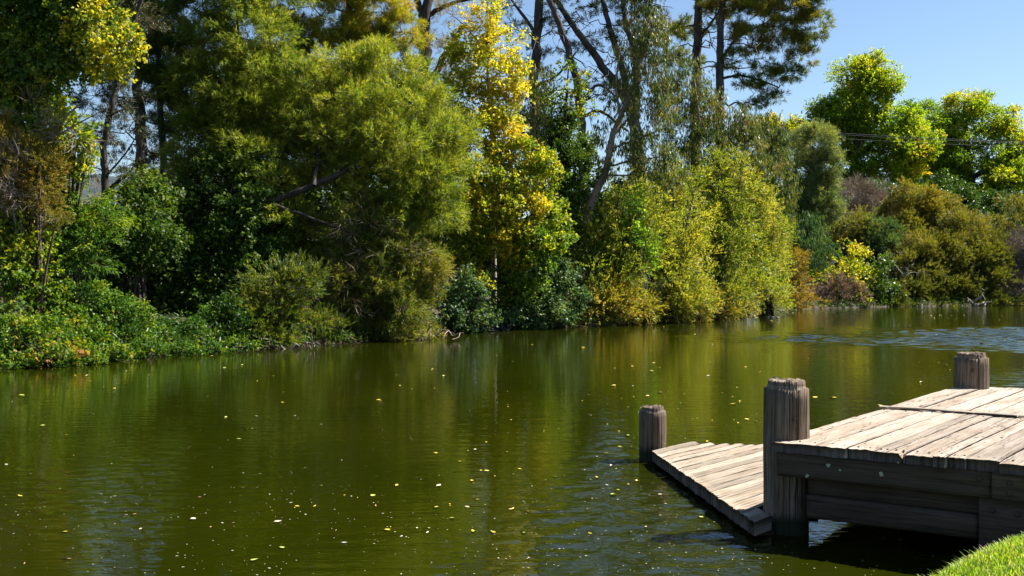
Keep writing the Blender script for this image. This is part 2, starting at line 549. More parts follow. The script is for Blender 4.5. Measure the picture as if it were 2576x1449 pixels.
# ------------------------------------------------------------------ foliage
#            k, length, width, twig, along, random, bias(z), normal up
STY = {
    "feather": dict(k=14, L=0.15, W=0.018, tw=0.22, a=0.75, r=0.65, b=0.15, nu=0.3),
    "broad": dict(k=5, L=0.10, W=0.085, tw=0.22, a=0.4, r=0.9, b=-0.3, nu=0.5),
    "ivy": dict(k=6, L=0.09, W=0.075, tw=0.2, a=0.3, r=0.7, b=-0.5, nu=0.25),
    "willow": dict(k=10, L=0.12, W=0.031, tw=0.42, a=0.9, r=0.6, b=0.25, nu=0.2),
    "gum": dict(k=8, L=0.19, W=0.032, tw=0.35, a=0.15, r=0.4, b=-1.0, nu=0.0),
    "pine": dict(k=22, L=0.20, W=0.018, tw=0.14, a=0.8, r=0.75, b=0.15, nu=0.2),
    "oak": dict(k=8, L=0.135, W=0.095, tw=0.35, a=0.4, r=0.9, b=-0.15, nu=0.7),
    "fine": dict(k=16, L=0.15, W=0.026, tw=0.30, a=1.0, r=0.5, b=0.3, nu=0.2),
    "twig": dict(k=7, L=0.45, W=0.014, tw=0.3, a=0.9, r=0.6, b=0.15, nu=0.2),
    "spray": dict(k=12, L=0.12, W=0.030, tw=0.34, a=0.8, r=0.5, b=-0.1, nu=1.2),
    "needle": dict(k=14, L=0.13, W=0.014, tw=0.22, a=0.8, r=0.6, b=-0.1, nu=0.2),
}


def leaf_quads(T, D, st, ls, tint0, jitter=0.17):
    n = len(T)
    k = st["k"]
    t = RNG.random((n, k, 1))
    pos = T[:, None, :] + D[:, None, :] * st["tw"] * ls * t + RNG.normal(size=(n, k, 3)) * 0.02 * ls
    rnd = unit(RNG.normal(size=(n, k, 3)))
    d = D[:, None, :] * st["a"] + rnd * st["r"]
    d[..., 2] += st["b"]
    d = unit(d)
    nr = unit(RNG.normal(size=(n, k, 3)))
    nr[..., 2] += st["nu"]
    side = unit(np.cross(d, nr))
    L = st["L"] * ls * (0.65 + 0.7 * RNG.random((n, k, 1)))
    W = st["W"] * ls * (0.7 + 0.6 * RNG.random((n, k, 1)))
    up = np.cross(side, d)
    base = pos
    tip = pos + d * L - up * L * 0.12
    mid = pos + d * L * 0.42 + up * L * 0.05
    v = np.stack([base, mid + side * W * 0.5, tip, mid - side * W * 0.5], 2).reshape(-1, 3)
    ti = np.clip(tint0[:, None] + RNG.normal(size=(n, k)) * jitter, 0.02, 0.98)
    return v, np.repeat(ti.reshape(-1), 4)


N_LEAF = 0


def crown_geo(lobes, style, layers, ls, clump, nclump, tint, depth, shell, flat):
    st = STY[style]
    V, TI, hubs = [], [], []
    if style in ("oak", "broad", "willow", "feather", "fine", "ivy"):     # side boughs that break the outline
        more = []
        for lb in lobes:
            for _ in range(3 if style == "oak" else 2):
                a = RNG.uniform(0, 2 * math.pi)
                q = RNG.uniform(.8, 1.12)
                k_ = RNG.uniform(.24, .42)
                more.append((lb[0] + lb[3] * q * math.cos(a), lb[1] - lb[4] * q * math.sin(a), lb[2] + RNG.normal() * .25, lb[3] * k_, lb[4] * k_ * 1.1,
                             (lb[5] if len(lb) > 5 else 1.0) * .8, (lb[6] if len(lb) > 6 else 0.0) + RNG.normal() * .08))
        lobes = list(lobes) + more
    for lb in lobes:
        px, py, d, rx, ry = lb[:5]
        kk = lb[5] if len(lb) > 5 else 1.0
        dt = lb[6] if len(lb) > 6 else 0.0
        C = P(px, py, d)
        R = np.array([rx * d / F, min(rx, ry * 1.3) * d / F * depth, ry * d / F])
        area = math.pi * R[0] * R[2]
        ntw = max(6, int(2.6 * layers * kk * area / (0.5 * st["L"] * st["W"] * ls * ls * st["k"])))
        nc = max(5, int(nclump * (0.6 + 0.4 * kk)))
        u = unit(RNG.normal(size=(nc, 3)))
        r = shell + (0.97 - shell) * RNG.random((nc, 1)) ** 0.55
        cc = C + R * u * r
        cr = (clump * (0.7 + 0.6 * RNG.random((nc, 1)))) * np.mean(R[[0, 2]])
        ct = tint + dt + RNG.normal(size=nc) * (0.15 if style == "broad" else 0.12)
        which = RNG.integers(0, nc, ntw)
        g = RNG.normal(size=(ntw, 3)) * 0.55
        g *= np.minimum(1, 1.25 / (np.linalg.norm(g, axis=1, keepdims=True) + 1e-9))
        g[:, 2] *= flat
        T = cc[which] + g * cr[which]
        D = unit(unit((T - C) / R) * 0.7 + unit(g) * 0.5 + unit(RNG.normal(size=(ntw, 3))) * 0.5)
        T[:, 2] = np.maximum(T[:, 2], 0.03)
        v, ti = leaf_quads(T, D, st, ls, ct[which], .12 if style in ("broad", "oak") else .17)
        v[:, 2] = np.maximum(v[:, 2], 0.012)
        V.append(v)
        TI.append(ti)
        hubs.append((C, R, cc))
    V = np.concatenate(V)
    TI = np.concatenate(TI)
    return V, TI, hubs


def plant(name, label, cat, lobes, style, mat, trunk=None, bark="dark", layers=2.6, ls=1.0, clump=0.34, nclump=16, tint=0.42,
          depth=0.85, shell=0.35, flat=0.75, group=None, limbs=True, twigs=5, limb_r=0.035, crown="crown", wood="trunk", extra=None, sides=7):
    """one tree or shrub: an Empty at its foot, its wood and its foliage"""
    global N_LEAF
    V, TI, hubs = crown_geo(lobes, style, layers, ls, clump, nclump, tint, depth, shell, flat)
    g = Geo()
    nodes = []
    if trunk:
        for path in trunk:
            pts = np.array([P(a, b_, d) for a, b_, d, r in path])
            rad = np.array([r * d / F for a, b_, d, r in path])
            pp, rr = resample(pts, rad, max(8, len(path) * 5))
            pp[1:-1] += RNG.normal(size=pp[1:-1].shape) * rr[1:-1, None] * 0.18
            g.tube(pp, rr, sides)
            nodes += list(zip(pp, rr))
        foot = P(*trunk[0][0][:3])
    else:
        low = sorted(hubs, key=lambda h: h[0][2])[: max(1, len(hubs) // 3)]
        fx = np.mean([h[0][0] for h in low])
        fy = np.mean([h[0][1] for h in low]) + 0.15
        gz = float(ground(np.array(fx), np.array(fy)))
        foot = np.array([fx, fy, max(gz, 0.0) - 0.05])
        topz = max(h[0][2] for h in hubs)
        for h in hubs[:]:
            C = h[0]
            st_ = foot + np.array([RNG.normal() * 0.12, RNG.normal() * 0.12, 0])
            r0 = limb_r * (0.6 + 0.25 * np.linalg.norm(C - foot))
            mid = foot + (C - foot) * np.array([0.35, 0.35, 0.55])
            pp, rr = resample([st_, mid, C], [r0, r0 * 0.7, r0 * 0.25], 9)
            g.tube(pp, rr, 5)
            nodes += list(zip(pp[3:], rr[3:]))
    if limbs:
        NP = np.array([n[0] for n in nodes])
        NR = np.array([n[1] for n in nodes])
        for C, R, cc in hubs:
            dd = np.linalg.norm(NP - C, axis=1) + np.maximum(0, NP[:, 2] - C[2]) * 0.8
            i = int(np.argmin(dd))
            if trunk:
                r0 = min(NR[i] * 0.6, limb_r * (0.6 + 0.3 * dd[i]))
                pts = wobble_path(NP[i], C, 7, 0.05, -0.06)
                g.tube(pts, np.linspace(r0, r0 * 0.35, 7), 5)
            else:
                r0 = NR[i] * 0.8
            for q in cc[RNG.permutation(len(cc))[:twigs]]:
                pts = wobble_path(C, q + (q - C) * 0.15, 5, 0.07, 0.02)
                g.tube(pts, np.linspace(max(r0 * 0.35, 0.006), 0.004, 5), 4)
    if extra:
        extra(g)
    root = empty(name, tuple(foot))
    o = np.array(foot)
    for arr in (g.v,):
        for i in range(len(arr)):
            arr[i] = arr[i] - o
    g.build(wood, BARK[bark], root)
    nq = len(V) // 4
    N_LEAF += nq
    mesh_np(crown, V, np.arange(nq * 4).reshape(-1, 4), M[mat], root, tint=TI, origin=o)
    tag(root, label, cat, group)
    return root


TREES = "trees on the far bank"
SHRUBS = "shrubs along the water's edge"
BACK = "dark trees closing the view behind the bank"

# ---- far corner: oaks, tea trees
plant("oak_tree", "tall round-crowned bright green oak behind the power wires, orange tips on its top", "tree",
      [(2150, 195, 80, 62, 52, 1, .1), (2210, 200, 80, 58, 50, 1, .1), (2165, 250, 80, 90, 50), (2120, 300, 80, 80, 45, .9, -.1), (2225, 300, 80, 80, 55), (2068, 268, 80, 45, 18, .8, -.1),
       (2175, 360, 80, 95, 60, .8, -.08), (2265, 380, 79, 62, 50, 1, .12), (2280, 420, 79, 50, 30, 1, .14), (2140, 430, 80, 70, 50, .7, -.1), (2220, 450, 79, 70, 45), (2290, 310, 80, 40, 40), (2062, 325, 80, 46, 32, 1, -.06), (2300, 360, 79, 48, 50), (2100, 480, 80, 70, 50, 1, -.1)],
      "oak", "oak", trunk=[[(2148, 560, 80, 14), (2150, 420, 80, 11), (2165, 300, 80, 7), (2180, 190, 80, 3)], [(2150, 420, 80, 7), (2120, 320, 80, 5), (2100, 270, 80, 2)], [(2155, 400, 80, 7), (2215, 330, 80, 4), (2230, 240, 80, 2)]],
      layers=2.2, nclump=34, clump=0.30, shell=.15, group="oaks beyond the far corner", limb_r=0.07, tint=.44, ls=1.0)
plant("oak_tree", "broad green oak with an orange-tinged peak, beside the tall round-crowned oak", "tree",
      [(2350, 385, 86, 48, 50), (2425, 270, 86, 45, 42, 1, .14), (2385, 330, 86, 55, 50, 1, -.05), (2470, 300, 86, 62, 48), (2535, 350, 86, 62, 55, 1, .08), (2430, 390, 86, 85, 60, 1, -.04), (2520, 430, 85, 75, 60), (2370, 430, 86, 55, 55, .8, -.1),
       (2440, 480, 85, 100, 45, .8, -.12), (2590, 420, 86, 60, 80), (2540, 500, 85, 80, 50, .8, -.1)],
      "oak", "oak", trunk=[[(2440, 570, 86, 15), (2440, 450, 86, 11), (2430, 340, 86, 6), (2425, 260, 86, 3)], [(2440, 450, 86, 8), (2520, 400, 86, 5), (2540, 330, 86, 2)]],
      layers=2.2, nclump=34, clump=0.30, shell=.15, group="oaks beyond the far corner", limb_r=0.07, tint=.42)
plant("oak_tree", "small dark green oak top squeezed between the two larger oaks", "tree",
      [(2335, 300, 96, 42, 42, 1, -.1), (2325, 370, 95, 75, 60, 1, .02), (2350, 520, 92, 80, 50, 1, -.1), (2330, 440, 95, 60, 60, 1, -.1)], "oak", "oak",
      trunk=[[(2335, 570, 96, 9), (2333, 400, 96, 6), (2335, 280, 96, 2)]], layers=2.4, nclump=22, group="oaks beyond the far corner", limb_r=.06, tint=.36)
plant("maple_tree", "bright yellow-green tree top showing above the silver wattle", "tree",
      [(1950, 335, 78, 48, 36, 1, .1), (2005, 340, 78, 40, 34, 1, .1), (1975, 390, 78, 60, 45)], "oak", "oak",
      trunk=[[(1975, 560, 78, 9), (1975, 430, 78, 6), (1970, 320, 78, 2)]], layers=2.6, nclump=20, group=TREES, tint=.55)
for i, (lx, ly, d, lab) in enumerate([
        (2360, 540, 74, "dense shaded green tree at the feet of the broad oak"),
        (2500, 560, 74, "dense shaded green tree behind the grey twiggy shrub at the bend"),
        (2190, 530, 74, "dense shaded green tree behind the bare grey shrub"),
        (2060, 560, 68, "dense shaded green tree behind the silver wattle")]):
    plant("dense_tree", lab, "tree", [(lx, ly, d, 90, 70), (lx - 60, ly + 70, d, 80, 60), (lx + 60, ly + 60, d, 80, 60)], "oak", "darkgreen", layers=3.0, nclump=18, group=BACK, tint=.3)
plant("bare_shrub", "leafless grey-brown shrub of fine twigs below the tall oak", "shrub",
      [(2140, 500, 66, 48, 46), (2190, 510, 66, 45, 50), (2110, 560, 66, 40, 40), (2230, 540, 66, 35, 35), (2170, 570, 66, 60, 40)], "twig", "greytwig", layers=1.7, ls=1.15, nclump=18, bark="pale", group=SHRUBS, tint=.5)
plant("tea_tree", "golden dome-shaped tea tree in front of the broad oak", "shrub",
      [(2305, 500, 63, 50, 40, 1, .1), (2340, 540, 63, 60, 45, 1, .05), (2265, 550, 63, 60, 45), (2310, 590, 62, 80, 50, 1, -.05), (2380, 590, 62, 55, 45)], "fine", "goldtea", layers=2.5, nclump=22, clump=.3, group=SHRUBS, tint=.5)
plant("tea_tree", "small ochre tea tree beside the silver wattle's foot", "shrub",
      [(2150, 570, 61, 50, 40), (2130, 630, 61, 45, 45, 1, -.1), (2190, 610, 61, 35, 40)], "fine", "goldtea", layers=2.5, nclump=20, group=SHRUBS, tint=.42)
plant("tea_tree", "large dusky olive tea tree spreading down to the water", "shrub",
      [(2430, 590, 60.5, 60, 55, 1, .12), (2480, 640, 60, 65, 60), (2400, 650, 59.5, 80, 60), (2460, 710, 59, 85, 50, 1, -.1), (2380, 720, 58.6, 70, 45, 1, -.16), (2420, 755, 58.0, 90, 25, .8, -.2), (2350, 772, 57.0, 60, 14, .8, -.2), (2460, 772, 57.6, 70, 14, .8, -.2), (2520, 765, 57.9, 50, 18, .8, -.2)], "fine", "olive", layers=2.6, nclump=24, clump=.3, group=SHRUBS, tint=.42)
plant("tea_tree", "olive tea tree with drooping sprays between yellow-leaved shrub and the larger tea tree", "shrub",
      [(2330, 620, 59.5, 70, 50, 1, .08), (2300, 680, 58.6, 70, 50), (2340, 730, 58, 60, 40, 1, -.12), (2280, 740, 57.0, 50, 35, 1, -.2), (2260, 770, 56.0, 50, 14, .8, -.2)], "fine", "olive", layers=2.5, nclump=22, group=SHRUBS, tint=.4)
plant("bluish_shrub", "small blue-green shrub above the yellow-leaved shrub", "shrub",
      [(2215, 575, 60.5, 45, 28), (2235, 610, 60, 45, 25, 1, -.1), (2190, 600, 60.5, 30, 30)], "fine", "bluegreen", layers=2.6, nclump=16, group=SHRUBS, tint=.6)
plant("bare_shrub", "grey-brown twiggy shrub arching over the water at the pond's bend", "shrub",
      [(2560, 640, 60, 45, 55), (2590, 710, 59.5, 60, 60), (2540, 730, 59, 45, 40), (2620, 650, 60, 50, 70)], "twig", "greytwig", layers=2.2, ls=1.1, nclump=20, bark="pale", group=SHRUBS, tint=.42)
plant("grey_green_shrub", "thin grey-green shrub standing above the arching twiggy shrub", "shrub",
      [(2540, 530, 64, 45, 35, .8), (2570, 570, 63, 40, 40, .8), (2500, 570, 63, 35, 30, .7)], "fine", "olive", layers=1.8, nclump=14, bark="pale", group=SHRUBS, tint=.5)
plant("yellow_leaved_shrub", "shrub of scattered bright yellow round leaves near the ducks' corner", "shrub",
      [(2150, 650, 55.6, 42, 40, .8, .06), (2120, 690, 55.2, 55, 40, .9, .08), (2170, 700, 55.6, 40, 45, .8), (2070, 710, 54.6, 35, 30, .7, .12), (2130, 740, 55, 60, 30, .8)], "broad", "goldgreen", ls=1.15, layers=1.2, nclump=20, group=SHRUBS, tint=.42)
plant("pink_seeded_shrub", "shrub with dusty pink seed heads in front of the yellow-leaved shrub", "shrub",
      [(2100, 725, 54.0, 42, 30), (2150, 740, 54.5, 28, 28), (2060, 755, 53.6, 40, 16)], "fine", "pinktwig", layers=1.6, nclump=16, bark="brown", group=SHRUBS, tint=.45)
plant("green_shrub", "small-leaved dark green shrub leaning over the water beside the yellow-leaved shrub", "shrub",
      [(2210, 700, 56.2, 40, 50), (2190, 745, 56, 55, 30), (2235, 740, 56.4, 30, 30)], "broad", "darkgreen", ls=1.2, layers=2.4, nclump=18, group=SHRUBS, tint=.5)
plant("silver_wattle", "grey-green silver wattle with rounded billowing crown", "tree",
      [(2050, 365, 57, 52, 48, 1, .05), (2075, 420, 57, 40, 50), (2025, 430, 57, 42, 55, 1, -.05), (2060, 490, 57, 52, 50, 1, -.08), (2025, 540, 56.5, 40, 45, 1, -.12), (2085, 520, 57, 30, 40)], "feather", "silver",
      trunk=[[(2018, 700, 57, 6), (2020, 600, 57, 5), (2030, 480, 57, 4), (2045, 370, 57, 2)], [(2022, 610, 57, 4), (2060, 520, 57, 3), (2075, 430, 57, 1.5)]], layers=2.6, ls=1.25, nclump=30, clump=.26, group=TREES, tint=.48)
plant("gum_sapling", "dark blue-green gum sapling with crooked trunk below the silver wattle", "tree",
      [(2020, 580, 54.5, 45, 45), (2045, 630, 54.2, 45, 40), (1995, 610, 54.5, 30, 40)], "gum", "bluegreen",
      trunk=[[(2008, 735, 54.5, 6), (2016, 660, 54.5, 5), (2030, 600, 54.5, 3), (2025, 550, 54.5, 1.5)]], layers=1.9, ls=1.2, group=TREES, tint=.35)
plant("dry_shrub", "rusty brown shrub of dry stems at the water beside the last willow", "shrub",
      [(1985, 660, 51.6, 32, 45, .9, .05), (2000, 725, 51.4, 30, 45, .9), (1975, 760, 50.8, 50, 20, .9, .1), (2035, 765, 52.6, 40, 14, .9, .2)], "fine", "brownleaf", layers=1.7, nclump=16, bark="brown", group=SHRUBS, tint=.5)

# ---- tall pines
def needle_branches(g, nodes, n, spread, d, r0=2.2):
    for _ in range(n):
        a, b_ = nodes[RNG.integers(0, len(nodes))]
        ex, ey = a + RNG.normal() * spread, b_ + RNG.normal() * spread * 0.6 + 10
        dd = d + RNG.normal() * 1.5
        pts = wobble_path(P(a, b_, d), P(ex, ey, dd), 7, 0.06, -0.1)
        g.tube(pts, np.linspace(r0 * d / F * 0.9, 0.012, 7), 4)
        for _k in range(3):
            i = RNG.integers(2, 6)
            q = pts[i] + RNG.normal(size=3) * np.array([1, 1, 0.7]) * spread * 0.35 * d / F
            g.tube(wobble_path(pts[i], q, 5, 0.08, -0.05), np.linspace(0.02, 0.007, 5), 3)


pine_nodes = [(1751, 60), (1751, 120), (1800, 40), (1808, 100), (1810, 170), (1780, 20), (1860, 60), (1890, 120)]
plant("pine_tree", "tall pine with green needle clumps reaching out over open sky", "tree",
      [(1905, 40, 50, 70, 42, 1, .1), (1985, 30, 50, 72, 45, 1, .05), (2040, 70, 50, 40, 45, 1, -.1), (1950, 95, 50, 65, 32, 1, .12), (1880, 100, 50, 48, 34, 1, .15), (2015, 140, 50, 42, 22, 1, .1), (1985, 185, 50, 50, 15, 1, -.15),
       (1930, 165, 50, 50, 20, 1, -.05), (1895, 205, 50, 60, 16, 1, -.1), (1940, 245, 50, 45, 14, .9, -.2), (1890, 262, 50, 40, 12, .8, -.2), (1780, 40, 51, 55, 40, .8, .05), (1715, 70, 52, 50, 45, .6, -.1), (1850, -10, 50, 95, 35, 1, .05),
       (1960, -40, 50, 95, 40), (2040, -10, 50, 45, 35), (1720, 150, 52, 45, 30, .5, -.1), (1840, 150, 50, 40, 25, .6, .05), (1760, -60, 51, 90, 40)],
      "pine", "pine", trunk=[[(1745, 600, 51, 15), (1750, 350, 51, 14), (1752, 150, 51, 12), (1760, -60, 51, 9)], [(1815, 600, 50, 12), (1811, 250, 50, 11), (1812, 100, 50, 9), (1822, -60, 50, 7)],
                             [(1811, 160, 50, 4), (1850, 100, 50, 3), (1920, 60, 50, 2)], [(1811, 200, 50, 4), (1870, 190, 50, 3), (1960, 220, 50, 1.5)], [(1752, 100, 51, 4), (1795, 50, 51, 3), (1830, -20, 51, 2)]],
      bark="pine", layers=2.3, ls=1.2, nclump=19, clump=.24, shell=.2, flat=.6, group="tall pines on the far bank", limb_r=.06, twigs=9, tint=.55,
      extra=lambda g: needle_branches(g, pine_nodes, 26, 75, 50.5))

bare_nodes = [(1350, 40), (1350, 110), (1400, 60), (1435, 150), (1455, 250), (1510, 150), (1440, 60), (1560, 150), (1500, 20), (1570, 60), (1590, 150), (1600, 80), (1630, 20)]
plant("pine_tree", "old many-trunked pine of bare crooked limbs against blue sky", "tree",
      [(1310, 60, 48, 60, 40, .55), (1390, 20, 48, 60, 40, .7), (1400, 120, 48, 50, 40, .55), (1480, 90, 48, 60, 50, .6), (1530, 30, 48, 60, 40, .7), (1580, 100, 48, 60, 50, .7), (1640, 60, 48, 50, 50, .8), (1500, 200, 48, 55, 40, .4),
       (1330, 150, 48, 40, 40, .5), (1560, -50, 48, 110, 40, 1), (1400, -50, 48, 110, 35, .9), (1560, 220, 48, 45, 35, .5), (1270, 20, 48, 50, 40, .5), (1680, 140, 48, 40, 50, .7)],
      "pine", "pine_dark", trunk=[[(1610, 620, 48, 20), (1600, 380, 48, 18), (1588, 285, 48, 13), (1512, 160, 48, 10), (1440, 62, 48, 8), (1370, -40, 48, 5)],
                                  [(1590, 290, 48, 10), (1562, 160, 48, 9), (1530, 60, 48, 7), (1505, -50, 48, 5)], [(1598, 330, 48, 11), (1600, 160, 48, 9), (1575, 60, 48, 7), (1565, -50, 48, 5)],
                                  [(1600, 180, 48, 8), (1625, 70, 48, 6), (1645, -50, 48, 4)], [(1350, 480, 48, 14), (1345, 220, 48, 13), (1351, 100, 48, 12), (1354, -50, 48, 10)],
                                  [(1472, 480, 47, 11), (1458, 280, 47, 10), (1440, 160, 47, 9), (1405, 60, 47, 8), (1362, -40, 47, 6)], [(1460, 270, 47, 5), (1500, 215, 47, 4), (1540, 235, 47, 3), (1548, 260, 47, 1.5)],
                                  [(1345, 215, 48, 4), (1400, 190, 48, 3), (1450, 130, 48, 2)], [(1350, 90, 48, 5), (1310, 30, 48, 4), (1270, -20, 48, 2.5)], [(1462, 300, 47, 5), (1510, 280, 47, 4), (1580, 330, 47, 3)]],
      bark="pine", layers=0.8, ls=1.15, nclump=14, clump=.24, shell=.1, flat=.6, group="tall pines on the far bank", limb_r=.05, twigs=8, tint=.45,
      extra=lambda g: needle_branches(g, bare_nodes, 42, 60, 48, 2.0))
plant("pine_tree", "lime-green young pine rising behind the feathery wattles", "tree",
      [(740, 20, 37, 80, 60, 1, .05), (840, 60, 37, 90, 55), (950, 30, 37, 80, 55, 1, .1), (1010, 80, 37, 60, 55, 1, .1), (860, -40, 37, 140, 50), (860, -130, 37, 160, 60), (730, 100, 37, 60, 50, 1, -.1), (920, 110, 37, 80, 40)],
      "pine", "pine_lime", trunk=[[(870, 560, 37, 14), (875, 250, 37, 11), (880, -60, 37, 7)]], bark="brown", layers=2.7, ls=1.0, nclump=24, clump=.28, flat=.7, group="tall pines on the far bank", tint=.52)
plant("dead_pine", "thick dark split trunk with brown dead needles behind the golden poplar's top", "tree",
      [(1120, 140, 40, 45, 50, .8), (1140, 40, 40, 50, 40, .5), (1070, 110, 40, 40, 50, .4)], "needle", "brownleaf",
      trunk=[[(1080, 480, 40, 19), (1072, 220, 40, 16), (1066, 100, 40, 14), (1085, -50, 40, 11)], [(1074, 240, 40, 9), (1100, 170, 40, 8), (1150, 90, 40, 8), (1165, 60, 40, 3)], [(1066, 60, 40, 10), (1050, 0, 40, 8), (1040, -50, 40, 6)], [(1075, 40, 40, 7), (1130, 10, 40, 5), (1200, -5, 40, 3)]],
      bark="dark", layers=1.0, group="tall pines on the far bank", tint=.5, sides=9)
plant("pine_tree", "dark pine with sky showing through its drooping boughs, behind the thin bare tree", "tree",
      [(320, 190, 38, 70, 40, .7), (400, 230, 38, 60, 50, 1.0), (300, 280, 38, 60, 35, .6), (400, 330, 38, 55, 50, 1), (250, 330, 38, 50, 40, .6), (320, 400, 38, 60, 30, .5), (410, 420, 38, 60, 50, 1), (240, 240, 38, 50, 50, .8), (360, 120, 38, 80, 50, 1), (440, 130, 38, 60, 60, 1), (350, 30, 38, 110, 60, 1)],
      "pine", "pine_dark", trunk=[[(358, 600, 38, 15), (354, 400, 38, 14), (350, 200, 38, 12), (348, -50, 38, 8)]], bark="pine", layers=1.4, nclump=15, clump=.26, flat=.5, group="tall pines on the far bank", twigs=8, tint=.5,
      extra=lambda g: needle_branches(g, [(354, 380), (352, 300), (350, 220), (350, 150)], 20, 60, 38, 2.4))
plant("slender_tree", "thin leaning dark tree of bare twigs with sky behind it", "tree",
      [(300, 210, 27, 50, 40, .5), (240, 330, 27, 45, 50, .45), (310, 320, 27, 50, 50, .4), (220, 420, 27, 40, 40, .4), (320, 440, 27, 50, 40, .4), (345, 40, 27, 60, 60, .6)], "needle", "pine_dark",
      trunk=[[(268, 720, 27, 11), (265, 480, 27, 9.5), (262, 380, 27, 8.5), (277, 285, 27, 8), (302, 180, 27, 7), (335, 60, 27, 5.5), (372, -50, 27, 4)], [(268, 480, 27, 5), (292, 460, 27, 5), (325, 435, 27, 4), (335, 420, 27, 2)], [(277, 290, 27, 3.5), (310, 276, 27, 3), (350, 272, 27, 2)],
             [(263, 400, 27, 3), (215, 370, 27, 2), (160, 330, 27, 1)], [(305, 165, 27, 3), (360, 110, 27, 2), (420, 40, 27, 1.2)], [(270, 440, 27, 3), (320, 380, 27, 2), (350, 330, 27, 1)]],
      bark="dark", layers=1.0, nclump=12, clump=.3, group=TREES, tint=.5, twigs=8)
plant("conifer_tree", "dark feathery conifer rising between the yellow-tipped broadleaf and the wattles", "tree",
      [(370, 60, 30, 75, 70), (410, 150, 30, 55, 50, 1, -.05), (330, 100, 30, 60, 40, .9), (300, 35, 31, 60, 50), (380, -40, 30, 90, 60), (370, -140, 30, 100, 70), (430, 210, 30, 45, 45, 1, -.1), (440, 300, 30, 45, 60, 1, -.1)], "feather", "conifer",
      trunk=[[(420, 620, 30, 11), (405, 300, 30, 8), (390, -40, 30, 4)]], layers=2.6, nclump=24, clump=.26, group=TREES, tint=.45)

# ---- wattles
plant("wattle_tree", "tall feathery wattle with pale green billowing crown", "tree",
      [(590, 10, 30, 95, 70, 1, .04), (520, 100, 30, 75, 70, 1, -.04), (630, 100, 29.5, 105, 75, 1, .06), (560, 190, 29.3, 105, 70), (680, 190, 29, 80, 75, 1, .05), (490, 230, 29.6, 65, 70, 1, -.1), (600, 280, 28.8, 105, 65, 1, -.03), (520, 330, 29, 85, 65, 1, -.08),
       (690, 300, 28.8, 75, 60), (620, 380, 28.4, 100, 55, 1, -.06), (560, -70, 30, 120, 60), (560, -170, 30.4, 140, 70), (720, -140, 30.6, 120, 70), (690, -40, 30.5, 90, 60), (480, 420, 28.6, 70, 50, 1, -.1)],
      "feather", "wattle", trunk=[[(560, 700, 29.5, 14), (575, 450, 29.5, 11), (590, 250, 29.5, 8), (600, 20, 29.5, 4)], [(578, 430, 29.5, 6), (520, 300, 29.5, 5), (500, 180, 29.5, 2.5)], [(585, 330, 29.5, 6), (660, 220, 29.3, 4), (690, 120, 29.3, 2)]],
      bark="dark", layers=2.0, nclump=30, clump=.26, group="feathery wattles", tint=.42, limb_r=.05, twigs=9)
plant("wattle_tree", "huge leaning wattle with dark bough and yellow-green crown spreading over the water", "tree",
      [(880, 170, 29.4, 95, 55, 1, .06), (980, 180, 29.4, 90, 60, 1, .06), (800, 230, 29.2, 85, 60), (910, 260, 28.6, 110, 65, 1, .02), (1030, 270, 28.8, 95, 65, 1, .04), (780, 320, 28.8, 95, 60, 1, .02), (1110, 340, 28.8, 85, 50, 1, .02), (900, 350, 28, 115, 60), (1010, 370, 28, 110, 60),
       (760, 410, 28.4, 85, 50, 1, .02), (1140, 400, 28.8, 60, 35, .8, .02), (860, 430, 28, 90, 50, .8, -.06), (960, 460, 27.8, 115, 55, .9, -.04), (1070, 450, 28, 95, 50, 1, -.02), (700, 460, 27.6, 70, 42, .8, -.02), (720, 560, 27, 75, 42, .6, -.08), (650, 400, 28, 60, 50, .9), (1000, 540, 27.8, 105, 50, .8, -.1), (1090, 530, 28.2, 80, 45, .9, -.05)],
      "feather", "wattle", trunk=[[(545, 800, 27.6, 12), (610, 620, 27.2, 10.5), (675, 520, 26.7, 9), (780, 470, 26.6, 7.5), (890, 415, 27.2, 5.5), (960, 320, 28.0, 5), (985, 190, 29, 3)], [(790, 468, 26.3, 5), (800, 380, 28, 6), (780, 260, 28.8, 3)], [(690, 515, 26.4, 5), (800, 555, 26.2, 3.5), (900, 590, 26.6, 2)],
                                  [(880, 420, 26.9, 5), (1000, 420, 27.6, 3), (1100, 380, 28.4, 2)], [(950, 330, 28.2, 5), (910, 230, 28.6, 3), (890, 160, 29.2, 1.5)]],
      bark="dark", layers=2.3, depth=1.7, nclump=34, clump=.25, group="feathery wattles", tint=.46, limb_r=.05, twigs=11)
plant("wattle_bush", "dusky wattle bush full of bare twigs hanging to the water under the leaning wattle", "shrub",
      [(880, 590, 27.2, 100, 60, .8), (990, 620, 27.3, 105, 60, .8), (1060, 680, 27.7, 70, 50, 1, .1), (940, 690, 27, 110, 60, .8), (860, 690, 26.8, 90, 60, .8), (1010, 760, 27.6, 80, 50, .9), (920, 780, 26.8, 110, 50, .9), (1050, 820, 28, 60, 28, .9, .05), (960, 830, 27, 90, 26, .9), (830, 790, 26.4, 80, 60, .8)],
      "feather", "wattle_low", layers=2.3, nclump=30, clump=.26, group=SHRUBS, bark="brown", twigs=8, tint=.44)
plant("twiggy_bush", "tangle of pale dead twigs inside the dusky wattle bush", "shrub",
      [(900, 560, 27.0, 90, 50), (960, 640, 26.8, 90, 60), (1010, 740, 27.2, 70, 50), (860, 720, 26.4, 80, 60)], "twig", "browntwig", layers=.16, nclump=14, group=SHRUBS, tint=.5)
plant("low_shrub", "fine-leaved grey-green shrub at the water under the ivy wall", "shrub",
      [(680, 790, 24.7, 85, 55), (760, 820, 25.4, 85, 40), (620, 820, 24.1, 70, 45, 1, -.1), (710, 720, 25, 80, 60, 1, -.1), (800, 860, 25.9, 60, 18), (680, 855, 24.2, 70, 22)], "fine", "wattle_low", layers=2.1, ls=.75, nclump=22, group=SHRUBS, tint=.32)

